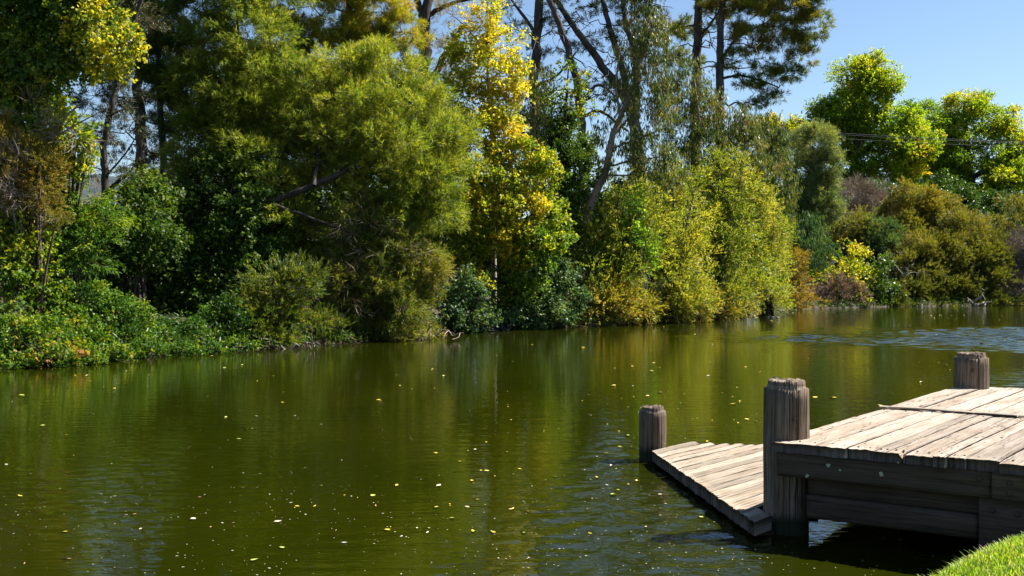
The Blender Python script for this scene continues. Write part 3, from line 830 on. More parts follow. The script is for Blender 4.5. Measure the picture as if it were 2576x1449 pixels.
# ---- ivy wall
plant("ivy_thicket", "dark wall of ivy leaves climbing over the thicket beneath the tall wattle", "ivy",
      [(540, 430, 28.2, 85, 60, 1, .14), (620, 470, 27.6, 85, 60, 1, .08), (520, 530, 27.4, 100, 60), (630, 560, 26.8, 100, 65), (440, 520, 27.6, 80, 60, 1, .05), (430, 610, 27.2, 90, 65), (540, 630, 26.6, 105, 70), (660, 660, 26.3, 80, 70), (560, 720, 26.1, 110, 60, 1, -.08), (450, 700, 26.4, 100, 60, 1, -.1), (710, 590, 27.2, 60, 70), (450, 780, 26, 90, 50, 1, -.1), (610, 770, 25.8, 110, 50, 1, -.1), (390, 720, 26.5, 80, 60, 1, -.1), (330, 690, 26.8, 80, 60, 1, -.1)],
      "ivy", "ivy", layers=2.5, nclump=30, clump=.26, group=SHRUBS, tint=.4, crown="foliage", wood="stems")
plant("ivy_thicket", "yellow-tipped ivy on a stump between the slender tree and the dark ivy wall", "ivy",
      [(350, 520, 26, 60, 60), (300, 560, 25.6, 70, 60, 1, -.06), (370, 600, 25.4, 80, 60, 1, -.05), (390, 480, 26.5, 60, 50, 1, .08), (290, 640, 25, 90, 60, 1, -.15)], "ivy", "ivy", layers=2.4, nclump=24, group=SHRUBS, tint=.45, crown="foliage", wood="stems")

# ---- left end
plant("broadleaf_tree", "dark broadleaf tree with a yellowing bough tip, overhanging the bank's near end", "tree",
      [(40, 20, 22.4, 100, 80, 1, -.06), (160, 20, 22.2, 100, 75), (250, 60, 21.8, 70, 55, 1, .14), (300, 110, 21.4, 52, 40, .8, .24), (90, 120, 22.2, 105, 60, 1, -.05), (200, 130, 21.8, 80, 50, 1, .15), (20, 190, 22.4, 80, 70, 1, -.1), (120, 200, 22, 70, 40, .8), (270, 165, 21.4, 55, 24, .8, .28), (90, -70, 22.4, 160, 60), (230, -40, 22.2, 90, 60, 1, .05), (-60, 100, 22.6, 80, 140), (60, -170, 22.6, 170, 80), (250, -150, 22.6, 120, 70), (-80, -120, 22.6, 120, 120)],
      "broad", "poplar_green", trunk=[[(-10, 760, 22.8, 16), (10, 420, 22.8, 13), (30, 220, 22.6, 10), (60, 60, 22.5, 6)], [(20, 280, 22.6, 6), (120, 200, 22, 4), (190, 150, 21.8, 3), (270, 110, 21.5, 1.5)], [(30, 240, 22.6, 4), (70, 160, 22.2, 3), (10, 120, 22.2, 2)]],
      bark="brown", layers=2.4, ls=.82, nclump=26, clump=.27, group=TREES, tint=.43)
plant("dead_branch_tree", "small dead tree of pale bare branches below the yellowing bough", "tree",
      [(100, 300, 21.6, 60, 40), (180, 330, 21.6, 50, 40)], "twig", "browntwig", trunk=[[(60, 760, 21.8, 6), (75, 420, 21.8, 5), (120, 350, 21.7, 4), (175, 285, 21.5, 3), (215, 250, 21.4, 1.2)], [(120, 350, 21.7, 3), (180, 320, 21.5, 2), (270, 270, 21.4, 1)]],
      bark="pale", layers=.35, group=TREES, tint=.55)
plant("maple_sapling", "yellow-green maple sapling with lit hand-sized leaves beneath the dark broadleaf", "tree",
      [(80, 270, 22.4, 70, 45, 1, -.05), (150, 310, 22, 65, 45), (190, 370, 22, 45, 40, 1, .1), (120, 390, 22, 65, 45), (60, 340, 22.2, 60, 45, 1, -.04), (175, 420, 22, 40, 26, 1, .1), (60, 230, 22.6, 60, 40, 1, -.1)],
      "broad", "yellowgreen", layers=2.0, ls=.95, nclump=20, clump=.28, group=TREES, tint=.42)
plant("brown_shrub", "rusty olive fine-leaved shrub at the near end of the bank", "shrub",
      [(50, 400, 21, 75, 55), (110, 450, 21, 60, 55), (30, 480, 20.9, 70, 60), (110, 530, 21, 50, 40, 1, -.1), (-20, 360, 21.1, 60, 60)], "fine", "brownleaf", ls=.55, layers=1.8, nclump=26, clump=.27, group=SHRUBS, bark="brown", tint=.42)
plant("bare_shrub", "grey lichened twigs poking out of the rusty olive shrub", "shrub",
      [(20, 430, 20.6, 50, 55), (50, 490, 20.6, 45, 30)], "twig", "greytwig", ls=.6, layers=.35, nclump=14, bark="pale", group=SHRUBS, tint=.55)
plant("fernleaf_tree", "flat layered sprays of a fern-leaved tree beside the rusty olive shrub", "tree",
      [(190, 500, 22.2, 70, 26, 1, .1), (230, 550, 22, 85, 24), (160, 560, 21.8, 75, 24, 1, .05), (210, 610, 21.7, 85, 22, 1, -.06), (130, 480, 22, 50, 26), (120, 630, 21.5, 60, 24, 1, -.05), (230, 660, 21.5, 70, 20, .9, -.12)], "spray", "bramble", layers=1.9, ls=.8, nclump=16, clump=.3, flat=.35, group=TREES, tint=.42)
plant("vine_curtain", "curtain of yellow-green vine leaves hanging down beside the rusty olive shrub", "vine",
      [(20, 560, 20.8, 55, 50, 1, .04), (70, 600, 21, 55, 60), (20, 650, 20.7, 55, 55), (90, 680, 21, 55, 55, 1, -.05), (40, 730, 20.6, 60, 40, 1, -.1), (110, 740, 21, 50, 50, 1, -.1)], "ivy", "yellowgreen", layers=2.2, ls=.85, nclump=22, group=SHRUBS, tint=.4, crown="foliage", wood="stems")
plant("bramble_bush", "sunlit bramble mound at the water beneath the vine curtain", "shrub",
      [(30, 840, 19.8, 80, 40, 1, .12), (120, 840, 20.2, 85, 42, 1, .08), (60, 885, 19.5, 90, 26, 1, .05), (160, 885, 20, 80, 25), (-40, 860, 19.6, 60, 50, 1, .05), (220, 870, 20.6, 60, 34), (20, 908, 19.0, 70, 14), (130, 905, 19.4, 70, 13), (215, 896, 19.8, 60, 13)], "broad", "bramble", layers=2.3, ls=.58, nclump=24, clump=.3, group=SHRUBS, tint=.48, crown="foliage", wood="stems")
plant("bramble_bush", "taller green bramble mound between the two fern clumps", "shrub",
      [(210, 760, 21.6, 75, 45, 1, .04), (280, 790, 21.8, 85, 50), (210, 820, 21, 80, 40), (330, 830, 22.2, 70, 40, 1, -.04), (290, 850, 21.6, 80, 36), (370, 865, 22.4, 50, 24, 1, -.04), (300, 888, 20.6, 60, 14), (370, 880, 21.3, 50, 13)], "broad", "bramble", layers=2.3, ls=.58, nclump=24, clump=.3, group=SHRUBS, tint=.4, crown="foliage", wood="stems")
plant("bramble_bush", "low shaded bramble at the water under the ivy wall", "shrub",
      [(430, 840, 23, 65, 40, 1, -.05), (490, 860, 23.2, 60, 28, 1, -.05), (420, 875, 22.4, 60, 18, 1, .02), (540, 850, 23.6, 60, 35, 1, -.12), (560, 800, 24, 80, 50, 1, -.14), (450, 882, 22.0, 60, 13), (520, 876, 22.6, 60, 13), (590, 872, 23.1, 50, 13)], "broad", "bramble", layers=2.3, ls=.58, nclump=20, group=SHRUBS, tint=.32, crown="foliage", wood="stems")
plant("autumn_creeper", "orange and yellow creeper leaves trailing into the water below the bramble mound", "vine",
      [(110, 880, 19.3, 70, 22, .8), (165, 895, 19.6, 50, 16, .8), (60, 905, 19.1, 50, 14, .5)], "broad", "autumn", layers=.22, ls=1.05, nclump=14, group=SHRUBS, bark="brown", tint=.4, crown="foliage", wood="stems")


def fern(name, label, base, n, length, group):
    root = empty(name, tuple(base))
    for q in range(n):
        a = 2 * math.pi * q / n + RNG.normal() * 0.25
        L = length * (0.8 + 0.4 * RNG.random())
        t = np.linspace(0, 1, 15)
        out = np.array([math.cos(a), math.sin(a), 0])
        rise = 0.75 + 0.25 * RNG.random()
        pts = out * (L * 0.75 * t[:, None]) + np.array([0, 0, 1.0]) * (L * rise * (1.5 * t - 1.25 * t * t))[:, None]
        V, TI = [], []
        side = np.cross(out, [0, 0, 1.0])
        for i in range(1, 15):
            for k in (0.0, 0.5):
                tt = (i - 1 + k) / 14
                p = pts[i - 1] * (1 - k) + pts[i] * k
                w = L * 0.26 * math.sin(math.pi * min(1, 0.12 + 0.88 * tt)) ** 0.8 + 0.01
                dr = unit(pts[i] - pts[i - 1])
                for s in (-1, 1):
                    tip = p + side * s * w + dr * w * 0.35 - np.array([0, 0, w * 0.2])
                    m1 = p + (tip - p) * 0.45 + dr * 0.008
                    m2 = p + (tip - p) * 0.45 - dr * 0.008
                    V += [p, m1, tip, m2]
                    TI += [float(np.clip(0.5 + RNG.normal() * 0.15, 0, 1))] * 4
        st = Geo()
        st.tube(pts, np.linspace(0.008, 0.003, 15), 4)
        sv = np.concatenate(st.v)
        nV = len(V)
        faces = np.concatenate([np.arange(nV).reshape(-1, 4), np.concatenate(st.f) + nV])
        mesh_np("frond", np.concatenate([np.array(V), sv]), faces, M["fern"], root, tint=TI + [0.3] * len(sv))
    tag(root, label, "fern", group)


fern("tree_fern", "arching fern under the vine curtain at the near end", P(15, 800, 20.6), 11, 0.7, "ferns on the bank")
fern("tree_fern", "fern half hidden behind the taller bramble mound", P(312, 800, 22.9), 10, 0.85, "ferns on the bank")

# ---- centre: golden poplar and neighbours
plant("poplar_tree", "tall golden poplar with thin leafy top against the sky", "tree",
      [(1225, 40, 33.2, 50, 50, .6, .12), (1185, 110, 33.2, 55, 52, .7), (1262, 120, 33.2, 58, 56, .7, .1), (1150, 180, 33.2, 46, 52, .8, -.1), (1225, 190, 33, 70, 50, .8), (1290, 190, 33.2, 36, 45, .7, .12), (1190, 260, 33, 70, 45, .9, -.05), (1270, 265, 33, 55, 50, .9, .12), (1220, 335, 32.8, 75, 45, 1), (1280, 340, 32.8, 45, 40, 1, .15)],
      "broad", "gold", trunk=[[(1240, 820, 33.2, 8), (1243, 550, 33.2, 7), (1240, 380, 33.2, 6), (1228, 200, 33.2, 4), (1226, 30, 33.2, 1.5)]], bark="pale", layers=1.75, ls=.85, nclump=20, clump=.3, group=TREES, tint=.38, twigs=6)
plant("elm_tree", "spreading yellow elm turning green on its shaded side, below the golden poplar", "tree",
      [(1290, 400, 32.6, 80, 45, 1, .08), (1230, 450, 32.3, 85, 50, 1, .1), (1340, 450, 32.6, 70, 55, 1, -.05), (1270, 510, 32, 95, 50, 1, .12), (1370, 530, 32.6, 50, 55, 1, -.14), (1200, 530, 32, 65, 50, 1, .02), (1250, 580, 31.8, 85, 42, 1, .1), (1340, 600, 32.2, 70, 50, 1, -.16), (1300, 640, 32, 55, 30, .9, .02), (1190, 620, 31.8, 60, 40, .8, -.12), (1190, 700, 31.2, 42, 24, .9, .2), (1150, 560, 31.9, 42, 42, .7, -.05), (1400, 610, 33, 42, 50, .8, -.25), (1330, 680, 32.2, 70, 45, .9, -.25), (1290, 730, 32.2, 60, 40, .7, -.28)],
      "broad", "goldgreen", trunk=[[(1300, 830, 32.9, 12), (1300, 640, 32.9, 10), (1290, 480, 32.8, 6), (1285, 400, 32.8, 3)], [(1300, 620, 32.9, 6), (1230, 540, 32.3, 4), (1210, 450, 32.3, 2)], [(1298, 600, 32.9, 5), (1350, 520, 32.7, 4), (1370, 470, 32.7, 2)]],
      bark="dark", layers=1.9, ls=.85, nclump=26, clump=.28, group=TREES, tint=.46)
plant("laurel_tree", "dark evergreen laurel with tiny leaves beside the golden elm", "tree",
      [(1390, 290, 38, 60, 50, .8, .05), (1440, 350, 38, 60, 55, 1), (1390, 390, 37.5, 60, 55, 1, -.05), (1455, 440, 37.2, 60, 60, 1), (1410, 490, 37, 60, 55, 1, -.08), (1460, 540, 36.8, 55, 55, 1, -.05), (1420, 590, 36.5, 60, 60, 1, -.08), (1350, 330, 38, 45, 60, .7)],
      "broad", "darkgreen", trunk=[[(1430, 780, 37.5, 9), (1430, 520, 37.5, 7), (1415, 300, 37.5, 3)]], layers=2.4, ls=.8, nclump=28, clump=.26, group=TREES, tint=.46)
plant("poplar_tree", "thin green poplar with sparse round leaves in front of the many-trunked pine", "tree",
      [(1430, 200, 37.2, 55, 40, .5), (1380, 230, 37.2, 45, 40, .5, -.05), (1450, 260, 37.2, 45, 35, .6)], "broad", "poplar_green", trunk=[[(1420, 700, 37.4, 5), (1420, 350, 37.4, 4), (1430, 170, 37.4, 1.5)]], layers=.9, ls=1.0, nclump=14, group=TREES, tint=.5)
plant("gum_tree", "narrow gum with drooping leaves behind the golden poplar's sunny side", "tree",
      [(1350, 190, 36, 32, 45, .6), (1330, 260, 36, 30, 45, .6), (1355, 330, 36, 34, 45, .7), (1345, 400, 36, 32, 40, .7)], "gum", "euc", trunk=[[(1350, 700, 36.2, 5), (1345, 400, 36.2, 4), (1345, 160, 36.2, 2)]], bark="gum", layers=1.4, group="gum trees", tint=.45)
plant("ivy_thicket", "blue-green creeper thicket in the shade under the yellow elm", "ivy",
      [(1160, 730, 30.6, 60, 50), (1180, 790, 30.6, 60, 40, 1, .06), (1270, 790, 32.4, 70, 40, 1, .02), (1360, 780, 32.8, 75, 45, 1, .02), (1120, 800, 29.9, 40, 30, 1, -.05), (1420, 740, 33.4, 60, 60, 1, -.08), (1380, 690, 33.2, 60, 50, 1, -.05), (1300, 815, 32.5, 60, 16)],
      "ivy", "bluegreen", layers=2.3, ls=.9, nclump=26, clump=.27, group=SHRUBS, tint=.45, crown="foliage", wood="stems")

# ---- gums
plant("gum_tree", "leaning pale-trunked gum with long drooping leaves before the many-trunked pine", "tree",
      [(1610, 40, 36.6, 50, 60, .9), (1650, 110, 36.6, 48, 60, 1), (1590, 140, 36.6, 42, 50, .8), (1640, 210, 36.5, 50, 50, .9), (1570, 240, 36.5, 42, 45, .7), (1670, 280, 36.5, 40, 50, .8), (1610, 310, 36.4, 55, 40, .7), (1530, 330, 36.4, 36, 40, .5), (1630, 390, 36.3, 60, 45, .9), (1560, 410, 36.3, 45, 45, .7), (1680, 430, 36.3, 40, 45, .9), (1600, -50, 36.6, 70, 50)],
      "gum", "euc", trunk=[[(1455, 640, 36.3, 12), (1485, 520, 36.3, 11), (1522, 430, 36.3, 9), (1540, 350, 36.3, 8), (1562, 290, 36.4, 7), (1600, 200, 36.4, 4), (1640, 60, 36.4, 2)], [(1562, 292, 36.4, 4), (1550, 220, 36.4, 3), (1560, 120, 36.4, 1.5)], [(1535, 375, 36.3, 3), (1600, 350, 36.1, 2.4), (1690, 315, 35.9, 1.2)], [(1525, 420, 36.3, 3), (1590, 405, 36.1, 2.4), (1660, 395, 35.9, 1.2)], [(1515, 440, 36.3, 2.6), (1580, 440, 36.0, 2), (1640, 425, 35.9, 1)], [(1545, 340, 36.3, 3), (1580, 300, 36.3, 2), (1620, 260, 36.3, 1)]],
      bark="gum", layers=1.35, nclump=20, clump=.28, flat=1.1, group="gum trees", tint=.44)
plant("gum_tree", "broad drooping gum below the tall pine", "tree",
      [(1735, 215, 43, 50, 55, .8), (1770, 280, 43, 60, 50, .9), (1720, 330, 42.6, 50, 50, .8), (1830, 310, 43, 65, 45, 1), (1790, 370, 42.6, 70, 50, 1), (1880, 370, 43, 60, 50, 1, .03), (1730, 420, 42, 60, 45, .9), (1850, 430, 42.6, 65, 50, 1), (1910, 440, 43, 45, 55, .9), (1690, 250, 43, 35, 60, .6)],
      "gum", "euc", trunk=[[(1740, 700, 42.6, 11), (1745, 480, 42.6, 9), (1760, 340, 42.8, 6), (1745, 200, 43, 3)], [(1748, 460, 42.6, 6), (1810, 380, 42.8, 4), (1850, 300, 43, 2)], [(1748, 470, 42.6, 5), (1800, 440, 42.4, 4), (1850, 400, 42.4, 2)]], bark="gum", layers=1.5, nclump=22, clump=.28, flat=1.1, group="gum trees", tint=.44)
plant("gum_tree", "dark drooping gum hanging beside the silver wattle", "tree",
      [(1930, 320, 47, 42, 40, .9, -.05), (1950, 390, 47, 40, 50, .9, -.05), (1965, 470, 47, 35, 55, .8), (1920, 500, 47, 45, 50, .8, -.06), (1970, 550, 48, 28, 50, .8, .04)], "gum", "euc", trunk=[[(1945, 720, 47.5, 7), (1945, 520, 47.4, 6), (1940, 330, 47, 2.5)]], bark="gum", layers=1.6, nclump=20, flat=1.1, group="gum trees", tint=.38)

# ---- willows along the water
W = "yellow-green willows along the water"
plant("willow_shrub", "willow with lime vine leaves on it, rising at the leaning gum's foot", "shrub",
      [(1500, 570, 36.4, 55, 55, 1, .04), (1590, 545, 37, 60, 50, 1, .06), (1500, 620, 35.8, 70, 55, 1, -.1), (1560, 465, 37.4, 20, 45), (1622, 470, 37.6, 20, 50), (1570, 610, 36, 70, 55), (1620, 560, 37, 60, 60, 1, .06), (1540, 690, 35.4, 80, 50, 1, -.1), (1470, 700, 35, 60, 50, 1, -.2)], "willow", "willow", layers=.95, nclump=21, clump=.25, shell=.15, flat=1.0, group=W, tint=.46)
plant("willow_shrub", "tallest pale willow, glittering, midway along the willow row", "shrub",
      [(1685, 455, 38.8, 22, 50), (1735, 470, 39, 20, 46), (1660, 510, 38.4, 60, 60, 1, .06), (1720, 540, 38.6, 60, 60, 1, .1), (1640, 610, 37.6, 70, 60), (1710, 630, 37.8, 75, 60, 1, .08), (1660, 690, 37, 80, 50, 1, .05), (1740, 700, 37.8, 70, 50, 1, .06), (1700, 750, 37, 90, 40, 1, .08)], "willow", "willow", layers=.95, nclump=21, clump=.25, shell=.15, flat=1.0, group=W, tint=.5)
plant("willow_shrub", "upright green-topped willow below the broad drooping gum", "shrub",
      [(1800, 420, 41, 22, 46), (1852, 430, 41.2, 22, 50), (1790, 470, 40.6, 60, 50, 1, -.02), (1850, 480, 41, 55, 60, 1, .06), (1780, 560, 40.2, 60, 60, 1, -.16), (1850, 580, 40.4, 65, 60, 1, .02), (1800, 640, 39.8, 65, 55, 1, -.12), (1870, 670, 40, 60, 55), (1820, 720, 39.4, 75, 45)], "willow", "willow", layers=.95, nclump=21, clump=.25, shell=.15, flat=1.0, group=W, tint=.44)
plant("willow_shrub", "pointed golden-green willow at the end of the willow row", "shrub",
      [(1915, 490, 43.4, 18, 46), (1945, 540, 44, 18, 40), (1910, 540, 43.2, 40, 60, 1, .08), (1935, 600, 43.6, 45, 60, 1, .1), (1900, 640, 42.8, 50, 50), (1950, 670, 44.5, 45, 60, 1, .05), (1900, 710, 42.4, 60, 50, 1, -.02), (1940, 745, 44, 55, 30, 1, .05)], "willow", "willow", layers=.95, nclump=21, clump=.25, shell=.15, flat=1.0, group=W, tint=.5)
plant("willow_bush", "low golden willow bush dipping in the water nearest the yellow elm", "shrub",
      [(1500, 770, 34.6, 70, 28, 1, .05), (1560, 765, 35.2, 60, 35, 1, .1), (1530, 730, 35, 60, 35, 1, .05), (1610, 770, 35.8, 55, 30)], "willow", "willow_gold", layers=1.2, nclump=22, group=W, tint=.5)
plant("willow_bush", "low golden willow bush in the water below the tallest pale willow", "shrub",
      [(1680, 780, 36.9, 65, 26, 1, .02), (1740, 760, 37.8, 60, 35, 1, .05), (1800, 765, 38.8, 60, 32), (1850, 755, 40, 60, 30)], "willow", "willow_gold", layers=1.2, nclump=22, group=W, tint=.45)
plant("lime_vine", "bright lime vine hanging on the willow at the gum's foot", "vine",
      [(1595, 500, 35.9, 20, 28), (1600, 550, 35.7, 18, 30), (1610, 590, 35.6, 16, 22)], "broad", "lime", layers=1.8, ls=1.2, nclump=8, group="lime vines", tint=.5, crown="foliage", wood="stems")
plant("lime_vine", "bright lime vine on the front of the tallest pale willow", "vine",
      [(1645, 625, 36.6, 18, 26), (1640, 665, 36.5, 14, 24)], "broad", "lime", layers=1.8, ls=1.1, nclump=8, group="lime vines", tint=.5, crown="foliage", wood="stems")

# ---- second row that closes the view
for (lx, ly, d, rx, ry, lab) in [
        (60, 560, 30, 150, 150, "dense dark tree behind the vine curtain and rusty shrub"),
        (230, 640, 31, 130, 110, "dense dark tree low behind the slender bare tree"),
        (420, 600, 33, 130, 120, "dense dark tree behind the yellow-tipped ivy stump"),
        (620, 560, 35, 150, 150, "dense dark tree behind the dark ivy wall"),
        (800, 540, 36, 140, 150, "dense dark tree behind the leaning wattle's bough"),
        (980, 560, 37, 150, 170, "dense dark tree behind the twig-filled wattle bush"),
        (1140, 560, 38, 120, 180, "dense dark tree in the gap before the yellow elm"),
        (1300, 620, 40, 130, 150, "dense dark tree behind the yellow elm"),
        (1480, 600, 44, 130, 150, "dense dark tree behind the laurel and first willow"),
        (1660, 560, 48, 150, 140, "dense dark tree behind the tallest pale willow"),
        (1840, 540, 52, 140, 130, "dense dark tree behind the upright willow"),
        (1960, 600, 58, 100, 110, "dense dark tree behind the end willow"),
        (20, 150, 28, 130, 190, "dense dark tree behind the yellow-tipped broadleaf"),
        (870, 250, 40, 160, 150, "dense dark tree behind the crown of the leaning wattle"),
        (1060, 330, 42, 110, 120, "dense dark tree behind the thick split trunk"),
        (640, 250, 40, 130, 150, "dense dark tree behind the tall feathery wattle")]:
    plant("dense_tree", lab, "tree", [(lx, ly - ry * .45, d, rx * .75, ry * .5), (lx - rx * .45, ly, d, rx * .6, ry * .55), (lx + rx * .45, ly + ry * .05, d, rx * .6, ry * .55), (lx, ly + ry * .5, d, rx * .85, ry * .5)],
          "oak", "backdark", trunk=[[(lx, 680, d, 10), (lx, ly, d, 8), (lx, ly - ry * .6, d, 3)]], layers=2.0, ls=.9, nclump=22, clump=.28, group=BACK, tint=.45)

# ---- ground cover over the far bank
def bank_cover():
    pts = []
    seg = BANK[3:15]
    for (ax, ay), (bx, by) in zip(seg[:-1], seg[1:]):
        L = math.hypot(bx - ax, by - ay)
        n = int(L * (70 if ax < 3 else 25))
        t = RNG.random(n)
        off = RNG.exponential(0.5, n) - 0.12
        nx_, ny_ = -(by - ay) / L, (bx - ax) / L
        pts.append(np.stack([ax + (bx - ax) * t + nx_ * off, ay + (by - ay) * t + ny_ * off], -1))
    p = np.concatenate(pts)
    z = np.maximum(ground(p[:, 0], p[:, 1]), 0.0) + RNG.random(len(p)) * 0.22
    T = np.column_stack([p, z])
    D = unit(RNG.normal(size=T.shape) * [1, 1, .4] + [0, -0.5, 0.4])
    V, TI = leaf_quads(T, D, dict(k=9, L=.13, W=.03, tw=.22, a=.7, r=.7, b=.1, nu=.4), 1.0, np.full(len(T), .4))
    V[:, 2] = np.maximum(V[:, 2], 0.01)
    n = len(V) // 4
    tag(mesh_np("bank_undergrowth", V, np.arange(n * 4).reshape(-1, 4), M["darkgreen"], tint=TI), "low leafy undergrowth along the far waterline", "undergrowth", kind="stuff")
    # dry twigs and litter at the very edge
    pts = []
    for (ax, ay), (bx, by) in zip(seg[:-1], seg[1:]):
        L = math.hypot(bx - ax, by - ay)
        n = int(L * (16 if ax < 3 else 1))
        t = RNG.random(n)
        off = RNG.normal(0.0, 0.16, n)
        nx_, ny_ = -(by - ay) / L, (bx - ax) / L
        pts.append(np.stack([ax + (bx - ax) * t + nx_ * off, ay + (by - ay) * t + ny_ * off], -1))
    p = np.concatenate(pts)
    T = np.column_stack([p, np.maximum(ground(p[:, 0], p[:, 1]), 0.0) + 0.02 + RNG.random(len(p)) * .08])
    D = unit(RNG.normal(size=T.shape) * [1, 1, .35] + [0, -0.4, 0.1])
    V, TI = leaf_quads(T, D, dict(k=5, L=.22, W=.02, tw=.1, a=.7, r=.8, b=-.05, nu=.4), 1.0, np.full(len(T), .5))
    V[:, 2] = np.maximum(V[:, 2], 0.008)
    n = len(V) // 4
    tag(mesh_np("bank_litter", V, np.arange(n * 4).reshape(-1, 4), M["litter"], tint=TI), "dry twigs and leaf litter caught along the far waterline", "leaf litter", kind="stuff")


bank_cover()


def snag(label, px, py, d, tips, r, bark):
    """a dead branch lodged in the bank with its arms over the water"""
    foot = P(px, py, d)
    foot[2] = max(foot[2], .02)
    g = Geo()
    for dx, dy, dz in tips:
        e = np.array([dx, dy, dz])
        pts = wobble_path([0, 0, -.1], e, 9, .05, -.08)
        g.tube(pts, np.linspace(r, r * .25, 9), 6)
        for k in range(3):
            i = RNG.integers(3, 8)
            q = pts[i] + RNG.normal(size=3) * np.linalg.norm(e) * .22
            q[2] = max(q[2], -.02)
            g.tube(wobble_path(pts[i], q, 5, .08), np.linspace(r * .4, r * .12, 5), 5)
    o = g.build("dead_branch", BARK[bark])
    o.location = tuple(foot)
    tag(o, label, "branch", "dead branches at the waterline")


snag("tan dead branch lying in the water below the dusky wattle bush", 1060, 846, 27.6, [(1.2, -.5, .12), (-.8, -.6, .2), (.4, -.6, .5)], .035, "gum")
snag("brown dead branch trailing in the water below the fine-leaved grey-green shrub", 720, 872, 24.0, [(.9, -.5, .1), (-.7, -.4, .3)], .03, "pale")
snag("pale sun-bleached stump at the foot of the large dusky olive tea tree", 2452, 768, 56.6, [(.5, -.3, .9), (-.5, -.2, .4), (.8, -.3, .2)], .11, "pale")
snag("white bent dead limb in the dark hollow under the drooping olive tea tree", 2270, 690, 56.8, [(.6, -.2, .7), (1.2, -.2, .1), (-.5, -.1, .5)], .05, "pale")
snag("thin tangle of dead branches at the water under the low golden willow bush", 1905, 795, 44.5, [(1.5, -.3, .1), (.8, -.5, .5), (-1.2, -.3, .15)], .035, "brown")
snag("dead stick hanging into the water from the sunlit bramble mound", 150, 890, 19.5, [(.25, -.4, -.05), (-.5, -.3, .2)], .012, "brown")


# ------------------------------------------------------------------ lawn grass
def lawn():
    n = 90000
    x = RNG.uniform(1.2, 4.2, n)
    y = RNG.uniform(3.9, 6.3, n)
    s = sdist(NEAR, x, y)
    k = (s > -0.03) & (s < 1.6)
    x, y, s = x[k], y[k], s[k]
    z = ground(x, y) - 0.005
    n = len(x)
    h = 0.016 + 0.026 * RNG.random(n) + np.where(s < .12, 0.03 * RNG.random(n) ** 2, 0)
    a = RNG.uniform(0, 2 * math.pi, n)
    lean = np.stack([np.cos(a), np.sin(a), np.zeros(n)], -1) * (h * RNG.uniform(.2, .9, n))[:, None]
    lean[:, 0] -= np.where(s < .15, .03, .0)
    w = 0.0018 + 0.0016 * RNG.random(n)
    sd = np.stack([-np.sin(a), np.cos(a), np.zeros(n)], -1)
    base = np.stack([x, y, z], -1)
    up = np.array([0, 0, 1.0]) * h[:, None]
    mid = base + up * .6 + lean * .35
    tip = base + up + lean
    V = np.stack([base - sd * w[:, None], base + sd * w[:, None], mid + sd * w[:, None] * .9, mid - sd * w[:, None] * .9, tip + sd * .0003, tip - sd * .0003], 1)
    V = V.reshape(-1, 3)
    o = np.arange(n)[:, None] * 6
    f = np.concatenate([o + [0, 1, 2, 3], o + [3, 2, 4, 5]], 0)
    ti = np.repeat(np.clip(.45 + .12 * np.sin(x * 5) * np.cos(y * 4) + RNG.normal(size=n) * .17 + np.where(RNG.random(n) < .1, .5, 0), 0, 1), 6)
    tag(mesh_np("lawn_grass", V, f, M["grass"], tint=ti), "bright green lawn grass on the near bank", "grass", kind="stuff")


lawn()


